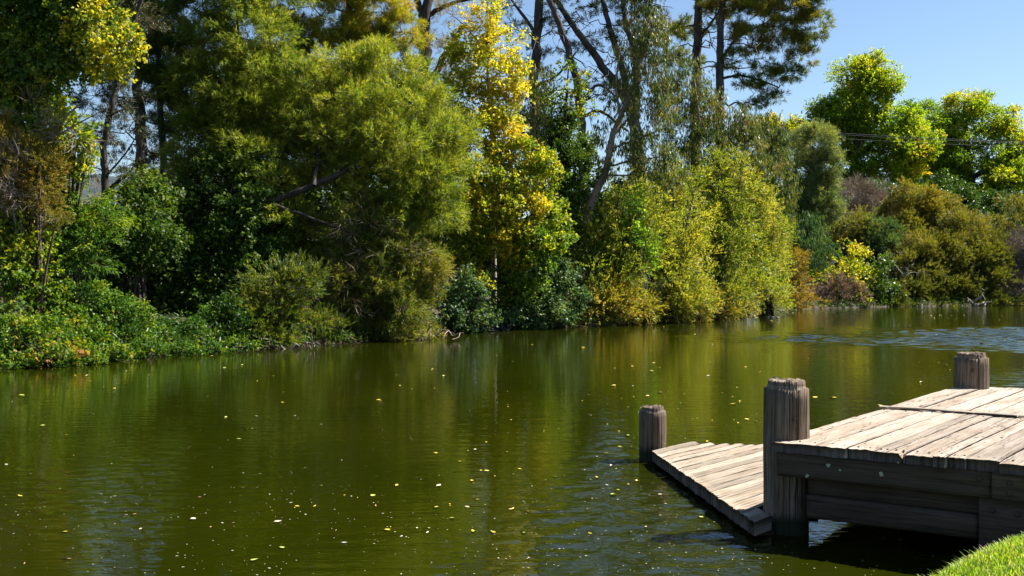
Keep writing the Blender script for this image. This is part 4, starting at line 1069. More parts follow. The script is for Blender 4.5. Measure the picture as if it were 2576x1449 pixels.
# ------------------------------------------------------------------ weathered wood
def wood_mat(name, axis_, light, dark, stain, crack=0.55, bumpd=0.006, wet=None):
    m, nt, out = new_mat(name)
    L = nt.links.new
    N = nt.nodes.new
    tc = N("ShaderNodeTexCoord")
    oi = N("ShaderNodeObjectInfo")
    add = N("ShaderNodeVectorMath")
    add.operation = "MULTIPLY_ADD"
    L(oi.outputs["Random"], add.inputs[0])
    add.inputs[1].default_value = (17, 31, 23)
    L(tc.outputs["Object"], add.inputs[2])

    def noise(scale, st, detail, rough=.6, dist=0.0):
        mp = N("ShaderNodeMapping")
        sc_ = [1, 1, 1]
        sc_[axis_] = st
        mp.inputs["Scale"].default_value = sc_
        L(add.outputs[0], mp.inputs[0])
        n = N("ShaderNodeTexNoise")
        n.inputs["Scale"].default_value = scale
        n.inputs["Detail"].default_value = detail
        n.inputs["Roughness"].default_value = rough
        n.inputs["Distortion"].default_value = dist
        L(mp.outputs[0], n.inputs[0])
        return n.outputs["Fac"]

    grain = noise(70, .03, 5, .65, .3)
    fibre = noise(190, .025, 3)
    broad = noise(5, .35, 4, .6)
    cracks = noise(34, .025, 3, .55, .5)
    g = ramp(nt, [(0.3, dark), (0.56, light), (0.75, tuple(min(1, c * 1.12) for c in light))])
    L(grain, g.inputs[0])
    st = ramp(nt, [(0.36, stain), (0.6, (1, 1, 1))])
    L(broad, st.inputs[0])
    mu = N("ShaderNodeMix")
    mu.data_type = "RGBA"
    mu.blend_type = "MULTIPLY"
    mu.inputs["Factor"].default_value = 1
    L(g.outputs[0], mu.inputs["A"])
    L(st.outputs[0], mu.inputs["B"])
    ob = N("ShaderNodeMapRange")
    ob.inputs["To Min"].default_value = 0.68
    ob.inputs["To Max"].default_value = 1.1
    L(oi.outputs["Random"], ob.inputs["Value"])
    mu3 = N("ShaderNodeVectorMath")
    mu3.operation = "SCALE"
    L(mu.outputs["Result"], mu3.inputs[0])
    L(ob.outputs[0], mu3.inputs["Scale"])
    cr = ramp(nt, [(0.30, (0.10, 0.08, 0.07)), (0.345, (1, 1, 1))])
    L(cracks, cr.inputs[0])
    mu2 = N("ShaderNodeMix")
    mu2.data_type = "RGBA"
    mu2.blend_type = "MULTIPLY"
    mu2.inputs["Factor"].default_value = crack
    L(mu3.outputs[0], mu2.inputs["A"])
    L(cr.outputs[0], mu2.inputs["B"])
    pb = N("ShaderNodeBsdfPrincipled")
    pb.inputs["Roughness"].default_value = .85
    pb.inputs["Specular IOR Level"].default_value = .25
    if wet is None:
        L(mu2.outputs["Result"], pb.inputs["Base Color"])
    else:                                   # tide mark of damp algae just above the water
        sx = N("ShaderNodeSeparateXYZ")
        L(tc.outputs["Object"], sx.inputs[0])
        wv_ = N("ShaderNodeMath")
        wv_.operation = "MULTIPLY_ADD"
        L(noise(18, .3, 3), wv_.inputs[0])
        wv_.inputs[1].default_value = -.14
        L(sx.outputs["Z"], wv_.inputs[2])
        mr = N("ShaderNodeMapRange")
        mr.inputs["From Min"].default_value = wet - .03
        mr.inputs["From Max"].default_value = wet + .04
        mr.inputs["To Min"].default_value = 1
        mr.inputs["To Max"].default_value = 0
        L(wv_.outputs[0], mr.inputs["Value"])
        mw = N("ShaderNodeMix")
        mw.data_type = "RGBA"
        L(mr.outputs[0], mw.inputs["Factor"])
        L(mu2.outputs["Result"], mw.inputs["A"])
        mw.inputs["B"].default_value = (.022, .024, .012, 1)
        L(mw.outputs["Result"], pb.inputs["Base Color"])
    hh = N("ShaderNodeMath")
    hh.operation = "ADD"
    L(grain, hh.inputs[0])
    L(fibre, hh.inputs[1])
    h2 = N("ShaderNodeMath")
    h2.operation = "MULTIPLY_ADD"
    L(cr.outputs[0], h2.inputs[0])
    h2.inputs[1].default_value = 1.4
    L(hh.outputs[0], h2.inputs[2])
    bp = N("ShaderNodeBump")
    bp.inputs["Strength"].default_value = 1.0
    bp.inputs["Distance"].default_value = bumpd
    L(h2.outputs[0], bp.inputs["Height"])
    L(bp.outputs[0], pb.inputs["Normal"])
    L(pb.outputs[0], out.inputs[0])
    return m


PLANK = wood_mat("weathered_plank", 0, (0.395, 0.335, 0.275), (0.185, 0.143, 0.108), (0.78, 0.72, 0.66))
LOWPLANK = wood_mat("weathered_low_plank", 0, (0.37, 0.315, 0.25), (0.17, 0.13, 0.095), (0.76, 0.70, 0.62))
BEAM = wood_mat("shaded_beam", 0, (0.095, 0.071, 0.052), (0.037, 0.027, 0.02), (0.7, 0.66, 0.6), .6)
BATTEN = wood_mat("grey_batten", 0, (0.34, 0.295, 0.25), (0.17, 0.14, 0.11), (0.7, 0.66, 0.6), .6)
CAPWOOD = wood_mat("pile_end_grain", 2, (0.33, 0.27, 0.21), (0.14, 0.105, 0.08), (0.7, 0.66, 0.6), .5, .01)
SHADED_END = wood_mat("shaded_end_grain", 2, (0.13, 0.105, 0.085), (0.05, 0.038, 0.03), (0.7, 0.66, 0.6), .6, .004)  # plank end grain, its colour darkened to paint in the shade there
POST = wood_mat("weathered_post", 2, (0.23, 0.18, 0.135), (0.065, 0.048, 0.034), (0.6, 0.55, 0.5), .9, .008, wet=.55)

ZD = 0.66
A0 = G(1941, 1110, ZD)[:2]
RR = G(2576, 1166.6, ZD)[:2]
BL = G(2404, 972, ZD)[:2]
e2 = (RR - A0) / np.linalg.norm(RR - A0)
e1 = (BL - A0) / np.linalg.norm(BL - A0)


def plank_mesh(name, q, z, th, mat, parent, seed, ragged=0.012, chip=None, origin=None):
    """a plank on the quadrilateral q = near-left, far-left, far-right, near-right (xy), its grain along near->far"""
    r = np.random.default_rng(seed)
    q = np.asarray(q, float)
    c = q.mean(0)
    ax = unit((q[1] + q[2]) / 2 - (q[0] + q[3]) / 2)
    ang = math.atan2(ax[1], ax[0])
    nu, nv = 26, 7
    u = np.linspace(0, 1, nu)
    v = np.linspace(0, 1, nv)
    U, Vv = np.meshgrid(u, v, indexing="ij")
    pl = q[0] + (q[1] - q[0]) * u[:, None]
    pr = q[3] + (q[2] - q[3]) * u[:, None]
    top = pl[:, None, :] + (pr - pl)[:, None, :] * v[None, :, None]
    # ragged ends and slightly wavy edges
    endj = r.normal(size=nv) * ragged
    endk = r.normal(size=nv) * ragged
    top[0] += ax * endj[:, None]
    top[-1] += ax * endk[:, None]
    n2 = np.array([-ax[1], ax[0]])
    wl = np.cumsum(r.normal(size=nu)) * 0.0005
    wr = np.cumsum(r.normal(size=nu)) * 0.0005
    top[:, 0] += n2 * (wl - wl.mean())[:, None]
    top[:, -1] += n2 * (wr - wr.mean())[:, None]
    zt = z + r.normal() * 0.0022 + r.normal(size=(nu, nv)) * 0.0012 - 0.003 * (np.abs(Vv - .5) * 2) ** 8 - 0.004 * (np.abs(U - .5) * 2) ** 12
    zt = zt + 0.002 * np.sin(U * 5 + seed)
    if chip:
        zt[0, chip[0]:chip[1]] -= th * 0.55
        top[0, chip[0]:chip[1]] += ax * 0.02
    vt = np.dstack([top, zt]).reshape(-1, 3)
    zb = np.full((nu, nv), z - th)
    vb = np.dstack([top, zb]).reshape(-1, 3)
    verts = np.concatenate([vt, vb])
    idx = np.arange(nu * nv).reshape(nu, nv)
    f = [np.stack([idx[:-1, :-1], idx[:-1, 1:], idx[1:, 1:], idx[1:, :-1]], -1).reshape(-1, 4)[:, ::-1]]
    ib = idx + nu * nv
    f.append(np.stack([ib[:-1, :-1], ib[:-1, 1:], ib[1:, 1:], ib[1:, :-1]], -1).reshape(-1, 4))
    for line in (idx[0, :], idx[-1, ::-1], idx[::-1, 0], idx[:, -1]):
        f.append(np.stack([line[:-1], line[1:], line[1:] + nu * nv, line[:-1] + nu * nv], -1)[:, ::-1])
    n_side = [len(x) for x in f]
    f = np.concatenate(f)
    # into the plank's own frame (x along the grain)
    ca, sa = math.cos(-ang), math.sin(-ang)
    loc = verts - [c[0], c[1], z]
    lx = loc[:, 0] * ca - loc[:, 1] * sa
    ly = loc[:, 0] * sa + loc[:, 1] * ca
    o = mesh_np(name, np.column_stack([lx, ly, loc[:, 2]]), f, [mat, SHADED_END], parent)
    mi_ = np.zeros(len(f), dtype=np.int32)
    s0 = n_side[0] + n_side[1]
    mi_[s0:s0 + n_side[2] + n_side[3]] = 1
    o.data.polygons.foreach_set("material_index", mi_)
    base = np.array(origin if origin is not None else (0, 0, 0))
    o.location = Vector((c[0], c[1], z)) - Vector(base)
    o.rotation_euler = (0, 0, ang)
    return o


def beam_box(name, p, q, z0, z1, th, mat, parent, origin, seed, side=1):
    """a squared timber from p to q (xy), its visible face on the line p-q, thickness going away from the viewer"""
    r = np.random.default_rng(seed)
    p, q = np.asarray(p, float), np.asarray(q, float)
    L = np.linalg.norm(q - p)
    ax = (q - p) / L
    ang = math.atan2(ax[1], ax[0])
    nu, nw = 40, 6
    u = np.linspace(0, L, nu)
    w = np.linspace(z0, z1, nw)
    prof = []
    for (yy, zz) in ([(0, t) for t in w] + [(th * side, t) for t in w[::-1]]):
        prof.append((yy, zz))
    prof = np.array(prof)
    npf = len(prof)
    jig = np.cumsum(r.normal(size=(nu, npf)), 0) * 0.0005
    jz = np.cumsum(r.normal(size=(nu, npf)), 0) * 0.0006
    X = np.repeat(u[:, None], npf, 1)
    Y = prof[None, :, 0] + jig
    Z = prof[None, :, 1] + jz
    corner = np.isin(np.arange(npf), [0, nw - 1])
    Y = Y + np.where(corner[None, :], 0.004 * side, 0)
    verts = np.dstack([X, Y, Z]).reshape(-1, 3)
    i = np.arange(nu - 1)[:, None] * npf
    j = np.arange(npf)[None, :]
    jn = (j + 1) % npf
    f = np.stack([i + j, i + jn, i + npf + jn, i + npf + j], -1).reshape(-1, 4)
    caps = []
    for base in (0, (nu - 1) * npf):
        for a in range(nw - 1):
            caps.append([base + a, base + a + 1, base + npf - 2 - a, base + npf - 1 - a])
    f = np.concatenate([f, np.array(caps)])
    o = mesh_np(name, verts - [L / 2, 0, z0], f, mat, parent)
    c = (p + q) / 2
    o.location = Vector((c[0], c[1], z0)) - Vector(tuple(origin))
    o.rotation_euler = (0, 0, ang)
    return o


def post_mesh(name, x, y, r, zbot, zring, ztop, mat, parent, origin, seed, cracks, core=0.83, cut=None):
    """round timber pile: eroded ring round a ragged core, drying cracks down its length"""
    rg = np.random.default_rng(seed)
    ns = 260
    th = np.linspace(0, 2 * math.pi, ns, endpoint=False)
    base_r = 1 + 0.02 * np.sin(2 * th + seed) + 0.015 * np.sin(3 * th + 1.3 * seed) + rg.normal(size=ns) * 0.006
    groove = np.zeros(ns)
    for a, wd, dp in cracks:
        dlt = (th - a + math.pi) % (2 * math.pi) - math.pi
        groove = np.maximum(groove, dp * np.exp(-(dlt / (wd * .5)) ** 2))
    ringj = np.repeat(rg.normal(size=ns // 13), 13) * 0.004 + rg.normal(size=ns) * 0.0025
    topj = np.repeat(rg.normal(size=ns // 5), 5) * 0.005 + rg.normal(size=ns) * 0.004
    rings = []
    zs = np.linspace(zbot, zring, 22)
    for k, z in enumerate(zs):
        wob = 1 + 0.012 * math.sin(z * 9 + seed) + 0.01 * np.sin(th * 5 + z * 6)
        rr = r * (base_r * wob - groove * (0.7 + 0.3 * math.sin(z * 14 + seed)))
        zz = np.full(ns, z) + (ringj if k == len(zs) - 1 else 0)
        if k == len(zs) - 1:
            rr = rr * 0.985
        if cut is not None:
            # notch: the side facing cut[0] ends above cut[1]
            pass
        rings.append((rr, zz))
    cr = r * (core * base_r - groove * 0.8)
    step = np.full(ns, zring) + ringj - 0.004
    rings.append((cr * 1.0, step))
    rings.append((cr * 0.99, np.full(ns, (zring + ztop) / 2)))
    rings.append((cr * 0.97, np.full(ns, ztop) + topj))
    for fr in (0.8, 0.55, 0.3, 0.08):
        rings.append((cr * fr, np.full(ns, ztop) + rg.normal(size=ns) * 0.006 - 0.006 * (1 - fr)))
    v = np.concatenate([np.column_stack([rr * np.cos(th), rr * np.sin(th), zz]) for rr, zz in rings])
    nr = len(rings)
    i = np.arange(nr - 1)[:, None] * ns
    j = np.arange(ns)[None, :]
    jn = (j + 1) % ns
    f = np.stack([i + j, i + jn, i + ns + jn, i + ns + j], -1).reshape(-1, 4)
    o = mesh_np(name, v - [0, 0, zbot], f, [mat, CAPWOOD], parent)
    mi_ = np.zeros(len(f), dtype=np.int32)
    mi_[22 * ns:23 * ns] = 1
    mi_[25 * ns:] = 1
    mi_[21 * ns:22 * ns] = 1
    o.data.polygons.foreach_set("material_index", mi_)
    o.location = Vector((x, y, zbot)) - Vector(tuple(origin))
    return o


# ---- upper jetty
J0 = np.array([A0[0], A0[1], 0.0])
jetty = empty("wooden_jetty", tuple(J0))
tag(jetty, "raised jetty deck of thick sun-bleached grey planks with round corner posts", "jetty")


def on_front(px):
    """distance along the front edge for a bearing"""
    k = (px - 1288.0) / F
    # A0 + t e2 : x = k*y
    return (k * A0[1] - A0[0]) / (e2[0] - k * e2[1])


cuts = [1941, 1975, 2063, 2131.5, 2199.5, 2232.5, 2277.5, 2349, 2382, 2431, 2517]
ts = [on_front(c) for c in cuts]
wid = [0.2, 0.13, 0.21, 0.16, 0.2, 0.22, 0.15, 0.2]
for w_ in wid:
    ts.append(ts[-1] + w_)
ts[0] = 0.0
S1, S2 = 2.22, 4.42
n2 = np.array([-e1[1], e1[0]])
rp = random.Random(3)
for k in range(len(ts) - 1):
    a, b_ = ts[k], ts[k + 1]
    gap = 0.001 + rp.random() ** 2 * 0.006
    f0 = rp.uniform(-0.015, 0.02)
    pa, pb_ = A0 + e2 * (a + gap / 2), A0 + e2 * (b_ - gap / 2)
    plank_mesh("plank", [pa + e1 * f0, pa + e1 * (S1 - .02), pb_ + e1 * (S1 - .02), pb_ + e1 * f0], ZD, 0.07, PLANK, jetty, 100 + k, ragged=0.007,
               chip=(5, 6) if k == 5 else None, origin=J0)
ts2 = [0.0]
while ts2[-1] < ts[-1] - .1:
    ts2.append(ts2[-1] + rp.uniform(.17, .27))
for k in range(len(ts2) - 1):
    a, b_ = ts2[k], ts2[k + 1]
    gap = 0.001 + rp.random() ** 2 * 0.006
    s1 = S2 + rp.uniform(-.08, .12)
    pa, pb_ = A0 + e2 * (a + gap / 2), A0 + e2 * (b_ - gap / 2)
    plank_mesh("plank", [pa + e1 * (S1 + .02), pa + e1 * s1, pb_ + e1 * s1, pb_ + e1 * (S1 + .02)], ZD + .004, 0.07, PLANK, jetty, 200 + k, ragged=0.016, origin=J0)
# joint batten lying over the plank ends
bt = A0 + e1 * S1
for k, (t0, t1) in enumerate([(-0.03, 1.02), (1.03, 2.3)]):
    p, q = bt + e2 * t0 - e1 * .035, bt + e2 * t1 - e1 * .035
    beam_box("joint_batten", p, q, ZD + .004, ZD + .014, 0.05, BATTEN, jetty, J0, 50 + k)
# fascia and bearers (faces look towards the bank)
nb = np.array([-e2[1], e2[0]])
zt = ZD - .072
f_in = 0.028
pF = A0 + nb * f_in
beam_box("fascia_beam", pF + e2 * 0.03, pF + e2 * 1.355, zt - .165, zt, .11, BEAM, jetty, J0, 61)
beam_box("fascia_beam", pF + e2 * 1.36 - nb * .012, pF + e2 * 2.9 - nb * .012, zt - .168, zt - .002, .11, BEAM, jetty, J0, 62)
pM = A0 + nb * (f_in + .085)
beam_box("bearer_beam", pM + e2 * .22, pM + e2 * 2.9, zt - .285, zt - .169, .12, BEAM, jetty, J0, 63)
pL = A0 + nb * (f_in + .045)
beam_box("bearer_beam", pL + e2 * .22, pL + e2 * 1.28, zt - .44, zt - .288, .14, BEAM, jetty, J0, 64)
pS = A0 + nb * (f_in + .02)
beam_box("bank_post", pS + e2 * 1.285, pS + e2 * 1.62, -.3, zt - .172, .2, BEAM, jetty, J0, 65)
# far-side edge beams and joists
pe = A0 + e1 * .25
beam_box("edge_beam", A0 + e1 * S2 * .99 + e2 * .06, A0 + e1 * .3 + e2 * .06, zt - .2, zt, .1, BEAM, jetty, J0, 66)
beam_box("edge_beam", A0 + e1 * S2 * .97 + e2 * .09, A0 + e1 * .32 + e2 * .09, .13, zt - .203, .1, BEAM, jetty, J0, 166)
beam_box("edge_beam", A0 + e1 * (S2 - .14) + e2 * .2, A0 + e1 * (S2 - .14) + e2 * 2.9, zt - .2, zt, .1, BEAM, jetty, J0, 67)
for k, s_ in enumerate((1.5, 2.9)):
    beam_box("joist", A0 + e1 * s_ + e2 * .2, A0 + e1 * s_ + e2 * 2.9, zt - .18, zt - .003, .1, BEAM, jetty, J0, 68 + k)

rust, nt, out = new_mat("rusty_iron")
pb = nt.nodes.new("ShaderNodeBsdfPrincipled")
nz = nt.nodes.new("ShaderNodeTexNoise")
nz.inputs["Scale"].default_value = 60
rr_ = ramp(nt, [(.3, (.015, .012, .01)), (.7, (.06, .035, .025))])
nt.links.new(nz.outputs["Fac"], rr_.inputs[0])
nt.links.new(rr_.outputs[0], pb.inputs["Base Color"])
pb.inputs["Roughness"].default_value = .8
nt.links.new(pb.outputs[0], out.inputs[0])


def disc_part(name, c, nrm, r, h, mat, parent, origin, wob=0.0, seed=0):
    rg = np.random.default_rng(seed)
    nrm = unit(np.asarray(nrm, float))
    a = unit(np.cross(nrm, [0, 0, 1.0]))
    b2 = np.cross(nrm, a)
    ns = 16
    th = np.linspace(0, 2 * math.pi, ns, endpoint=False)
    rad = r * (1 + rg.normal(size=ns) * wob)
    rings = []
    for fr, hh in ((1, -.004), (1, h * .6), (.85, h), (.35, h * 1.05), (.02, h * 1.05)):
        rings.append(np.asarray(c) + fr * rad[:, None] * (np.cos(th)[:, None] * a + np.sin(th)[:, None] * b2) + nrm * hh)
    v = np.concatenate(rings)
    i = np.arange(4)[:, None] * ns
    j = np.arange(ns)[None, :]
    f = np.stack([i + j, i + (j + 1) % ns, i + ns + (j + 1) % ns, i + ns + j], -1).reshape(-1, 4)
    return mesh_np(name, v, f, mat, parent, origin=origin)


def on_face(t, z, push):
    p = A0 + e2 * t + nb * push
    return np.array([p[0], p[1], z])


nf = np.array([-nb[0], -nb[1], 0])
for k, (t, z, push) in enumerate([(1.29, zt - .05, f_in), (1.46, zt - .055, f_in - .012), (1.46, zt - .12, f_in - .012), (1.36, zt - .24, f_in + .02), (1.5, zt - .25, f_in + .02)]):
    disc_part("bolt", on_face(t, z, push), nf, .019, .008, rust, jetty, J0, .03, k)
lich, nt, out = new_mat("lichen")
pb = nt.nodes.new("ShaderNodeBsdfPrincipled")
pb.inputs["Base Color"].default_value = (.30, .36, .25, 1)
pb.inputs["Roughness"].default_value = 1
nt.links.new(pb.outputs[0], out.inputs[0])
for k, (t, z, r_) in enumerate([(.235, zt - .145, .012), (.375, zt - .06, .013), (.71, zt - .085, .014), (.45, zt - .085, .008)]):
    disc_part("lichen_patch", on_face(t, z, f_in), nf, r_, .003, lich, jetty, J0, .2, 20 + k)

for k in range(len(ts) - 1):
    for fr, s_ in ((.28, .09), (.72, .10), (.5, S1 - .12)):
        q = A0 + e2 * (ts[k] + (ts[k + 1] - ts[k]) * fr) + e1 * (s_ + rp.uniform(-.02, .02))
        disc_part("nail", np.array([q[0], q[1], ZD + .001]), (0.001, 0, 1), .0065, .003, rust, jetty, J0, .05, 60 + k)


def deck_debris():
    r = np.random.default_rng(5)
    n = 420
    u, w_ = r.uniform(.03, 4.2, n), r.uniform(.02, 2.2, n)
    p = A0 + u[:, None] * e1 + w_[:, None] * e2
    sz = r.gamma(1.6, .0035, n) + .002
    a = r.uniform(0, 6.28, n)
    d = np.stack([np.cos(a), np.sin(a)], -1) * sz[:, None] * 1.6
    e = np.stack([-np.sin(a), np.cos(a)], -1) * sz[:, None] * .6
    z = np.full((n, 1), ZD + .009)
    V = np.stack([np.hstack([p - d, z]), np.hstack([p - e, z + .004]), np.hstack([p + d, z]), np.hstack([p + e, z + .002])], 1).reshape(-1, 3)
    tag(mesh_np("deck_litter", V, np.arange(n * 4).reshape(-1, 4), BARK["brown"]), "crumbs of bark and dry leaf on the jetty deck", "litter", kind="stuff")


deck_debris()
# piles
mp = P(1979, 1103, 6.98)
post_mesh("corner_post", mp[0] - .005, 6.975, .153, -.5, 1.0, 1.055, POST, jetty, J0, 3, [(3.9, .05, .10), (4.35, .03, .05), (4.6, .045, .12), (5.0, .03, .05), (5.45, .035, .07), (3.4, .03, .05), (4.8, .02, .03), (5.8, .04, .05), (2, .06, .1)])
bp_ = P(2443, 970, 10.02)
post_mesh("corner_post", bp_[0], 10.02, .158, -.5, .96, 1.005, POST, jetty, J0, 8, [(4.75, .07, .2), (4.3, .03, .06), (5.2, .03, .08), (4.0, .04, .06), (5.55, .03, .06), (3.6, .04, .06)], core=.84)
disc_part("nail_hole", np.array([mp[0] + .005, 6.975 - .152, .80]), (0, -1, 0), .012, .003, rust, jetty, J0, .1, 40)
disc_part("nail_hole", np.array([bp_[0] - .05, 10.02 - .146, .845]), (0, -1, 0), .022, .003, rust, jetty, J0, .1, 41)

# ---- low landing platform
ZL = 0.13
Lf = G(1643, 1134.5, ZL)[:2]
Ln = G(1902, 1316, ZL)[:2]
L0 = np.array([Lf[0], Lf[1], 0.0])
low = empty("landing_platform", tuple(L0))
tag(low, "low landing platform of weathered planks just above the water, with one round post", "platform")
pd = unit(np.array([.69, .725]))
pn = np.array([pd[1], -pd[0]])          # towards the viewer's side / jetty
le = (Ln - Lf)
span = float(le @ pn)
Bk0 = G(1724.5, 1112, ZL)[:2]
Bk1 = G(1913, 1118.5, ZL)[:2]
bk = unit(Bk1 - Bk0)


def hit(p, d, q, e):
    """p + s d meets q + t e"""
    den = d[0] * e[1] - d[1] * e[0]
    r = q - p
    return (r[0] * e[1] - r[1] * e[0]) / den


pos = -0.03
k = 0
edge = Lf.copy()
PC = np.array([1.885, 6.975])
post_off = float((PC - Lf) @ pn)
while pos < post_off - .06:
    w_ = rp.uniform(.085, .15)
    g_ = .003
    a = Lf + le * ((pos + g_ / 2) / span)
    b_ = Lf + le * ((pos + w_ - g_ / 2) / span)
    sa = hit(a, pd, Bk0, bk)
    sb = hit(b_, pd, Bk0, bk)
    # planks stop under the upper jetty
    sa = min(sa, max(.25, hit(a, pd, A0 + e2 * .35, e1) if pos > .9 else 9))
    sb = min(sb, max(.25, hit(b_, pd, A0 + e2 * .35, e1) if pos > .9 else 9))
    for cse in (a, b_):
        w2 = float((PC - cse) @ pn)
        if abs(w2) < .16:
            lim = float((PC - cse) @ pd) - math.sqrt(.16 ** 2 - w2 ** 2) + .02
            sa, sb = min(sa, lim), min(sb, lim)
    sa, sb = min(sa, 3.2), min(sb, 3.2)
    j0 = rp.uniform(-.003, .005)
    j1 = rp.uniform(-.05, .06)
    e_ = (sa + sb) / 2
    # square cut ends
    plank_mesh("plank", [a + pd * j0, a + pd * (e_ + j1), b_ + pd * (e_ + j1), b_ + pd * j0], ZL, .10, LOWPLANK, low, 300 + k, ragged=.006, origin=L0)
    pos += w_
    k += 1
# stringers that carry it
beam_box("stringer", Ln + pd * .25 + pn * .0, Lf + pd * .25, -.2, ZL - .105, .12, BEAM, low, L0, 71)
beam_box("stringer", Ln + pd * .9, Lf + pd * .9 + pn * .4, -.2, ZL - .105, .12, BEAM, low, L0, 72)
lp = P(1642, 1165, 9.63)
post_mesh("mooring_post", lp[0], 9.64, .131, -.5, .475, .515, POST, low, L0, 5, [(4.2, .04, .09), (4.55, .04, .12), (4.9, .03, .07), (5.2, .03, .08), (5.6, .03, .06), (3.8, .03, .06), (3.5, .03, .05)], core=.82)


# ------------------------------------------------------------------ floating leaves
def simple_leaf_mat(name, c, rough=.5, tr=.25):
    m, nt, out = new_mat(name)
    pb = nt.nodes.new("ShaderNodeBsdfPrincipled")
    n = nt.nodes.new("ShaderNodeTexNoise")
    n.inputs["Scale"].default_value = 25
    n.inputs["Detail"].default_value = 4
    oi = nt.nodes.new("ShaderNodeTexCoord")
    nt.links.new(oi.outputs["Object"], n.inputs[0])
    r = ramp(nt, [(.35, tuple(x * .6 for x in c)), (.65, c)])
    nt.links.new(n.outputs["Fac"], r.inputs[0])
    nt.links.new(r.outputs[0], pb.inputs["Base Color"])
    pb.inputs["Roughness"].default_value = rough
    nt.links.new(pb.outputs[0], out.inputs[0])
    return m


FL = {
    "yellow": simple_leaf_mat("fallen_yellow", (.62, .48, .05)),
    "lime": simple_leaf_mat("fallen_lime", (.45, .50, .10)),
    "cream": simple_leaf_mat("fallen_cream", (.56, .49, .34)),
    "tan": simple_leaf_mat("fallen_tan", (.50, .28, .14)),
    "white": simple_leaf_mat("fallen_white", (.60, .58, .52)),
}


def leaf_shape(kind, L, curl, seed):
    """a real curled leaf with a stalk; x along the leaf"""
    r = np.random.default_rng(seed)
    n = 11
    t = np.linspace(0, 1, n)
    if kind == "heart":
        w = np.sin(math.pi * t ** .62) * .42 * (1 + .12 * np.sin(t * 26))
    elif kind == "lance":
        w = np.sin(math.pi * t ** .8) * .13
    elif kind == "lobed":
        w = np.sin(math.pi * t ** .7) * (.36 + .18 * np.abs(np.sin(t * 11)))
    else:
        w = np.sin(math.pi * t ** .75) * .25
    w = np.maximum(w, .012)
    rows = []
    for k, s in enumerate((-1, -.5, 0, .5, 1)):
        z = curl * L * (abs(s) ** 1.6 * (0.5 + .5 * np.sin(t * 3 + k + seed)) + .5 * t ** 3)
        rows.append(np.stack([t * L, s * w * L, np.abs(z) + .004], -1))
    v = np.stack(rows, 1).reshape(-1, 3)
    i = np.arange(n - 1)[:, None] * 5
    j = np.arange(4)[None, :]
    f = np.stack([i + j, i + 5 + j, i + 5 + j + 1, i + j + 1], -1).reshape(-1, 4)
    # stalk
    sl = L * .45
    sv = np.array([[0, -.004 * 1, .005], [0, .004, .005], [-sl, .004 + .1 * sl, .008], [-sl, -.002 + .1 * sl, .008]])
    f = np.concatenate([f, [[55, 56, 57, 58]]])
    v = np.concatenate([v, sv])
    v[:, 0] -= L / 2
    return v, f


protos = {}


def float_leaf(name, label, x, y, kind, col, L, rz, curl=.25, group=None, seed=0):
    key = (kind, col, seed)
    if key not in protos:
        v, f = leaf_shape(kind, 1.0, curl, seed)
        o = mesh_np(name, v, f, FL[col], smooth=True)
        protos[key] = o.data
    else:
        o = bpy.data.objects.new(name, protos[key])
        COL.objects.link(o)
    o.location = (x, y, float(pond_height(np.array([x]), np.array([y]))[0]) + 0.005)
    o.rotation_euler = (0, 0, rz)
    o.scale = (L, L, L)
    tag(o, label, "leaf", group)
    return o


named = [
    (640, 1410, "heart", "lime", 24, 0.5, "large pale lime leaf with stalk floating in the lower open water"),
    (708, 1379, "oval", "lime", 22, 2.9, "curled pale lime leaf on a long stalk beside the large lime leaf"),
    (168, 1408, "lance", "tan", 30, 3.1, "long pinkish tan leaf floating in the near corner of open water"),
    (62, 1419, "lance", "tan", 18, 1.9, "folded brown leaf next to the long pinkish tan leaf"),
    (1010, 1351, "oval", "white", 12, 1.0, "single white petal floating between lime leaf and platform"),
    (865, 1367, "lance", "white", 20, 0.1, "thin white feather-like leaf floating near the curled lime leaf"),
    (1844, 1017, "lobed", "yellow", 18, 0.3, "bright yellow leaf nearest the corner post on the far side"),
    (1862, 1010, "heart", "yellow", 10, 1.3, "small yellow leaf touching the bright yellow leaf behind the corner post"),
    (2095, 1001, "lobed", "yellow", 22, 2.7, "bright yellow lobed leaf on the water beyond the jetty's long edge"),
    (1664, 1203, "oval", "yellow", 22, 0.1, "orange-yellow leaf floating beside the low platform's post"),
    (1705, 1176, "lance", "yellow", 16, 3.0, "thin yellow leaf in the mooring post's shadow"),
    (1648, 1116, "oval", "yellow", 13, .4, "small yellow leaf floating just behind the mooring post"),
    (1580, 1220, "lance", "tan", 14, 2.2, "small rusty leaf floating near the rippled blue reflections"),
    (501, 1253, "oval", "tan", 14, .2, "rusty brown leaf floating alone in dark open water"),
    (600, 1105, "lance", "lime", 16, .05, "slim yellow leaf floating alone in the middle of the pond"),
    (732, 1266, "lobed", "cream", 10, .6, "grey curled leaf floating in mid water above the pale lime leaves"),
    (1155, 1162, "oval", "yellow", 15, .1, "yellow oval leaf on the golden reflection"),
    (1660, 1244, "oval", "cream", 15, .2, "cream leaf floating off the low platform's front edge"),
    (2050, 1000, "lobed", "yellow", 16, 2.2, "yellow leaf drifting near the bright lobed leaf beyond the jetty"),
    (1660, 988, "oval", "tan", 16, .3, "dark curled leaf drifting behind the mooring post"),
]
for i, (px, py, kind, col, wpx, rz, lab) in enumerate(named):
    p = G(px, py, 0)
    float_leaf("floating_leaf", lab, p[0], p[1], kind, col, wpx * p[1] / F * .85, rz, .10, seed=i % 3)
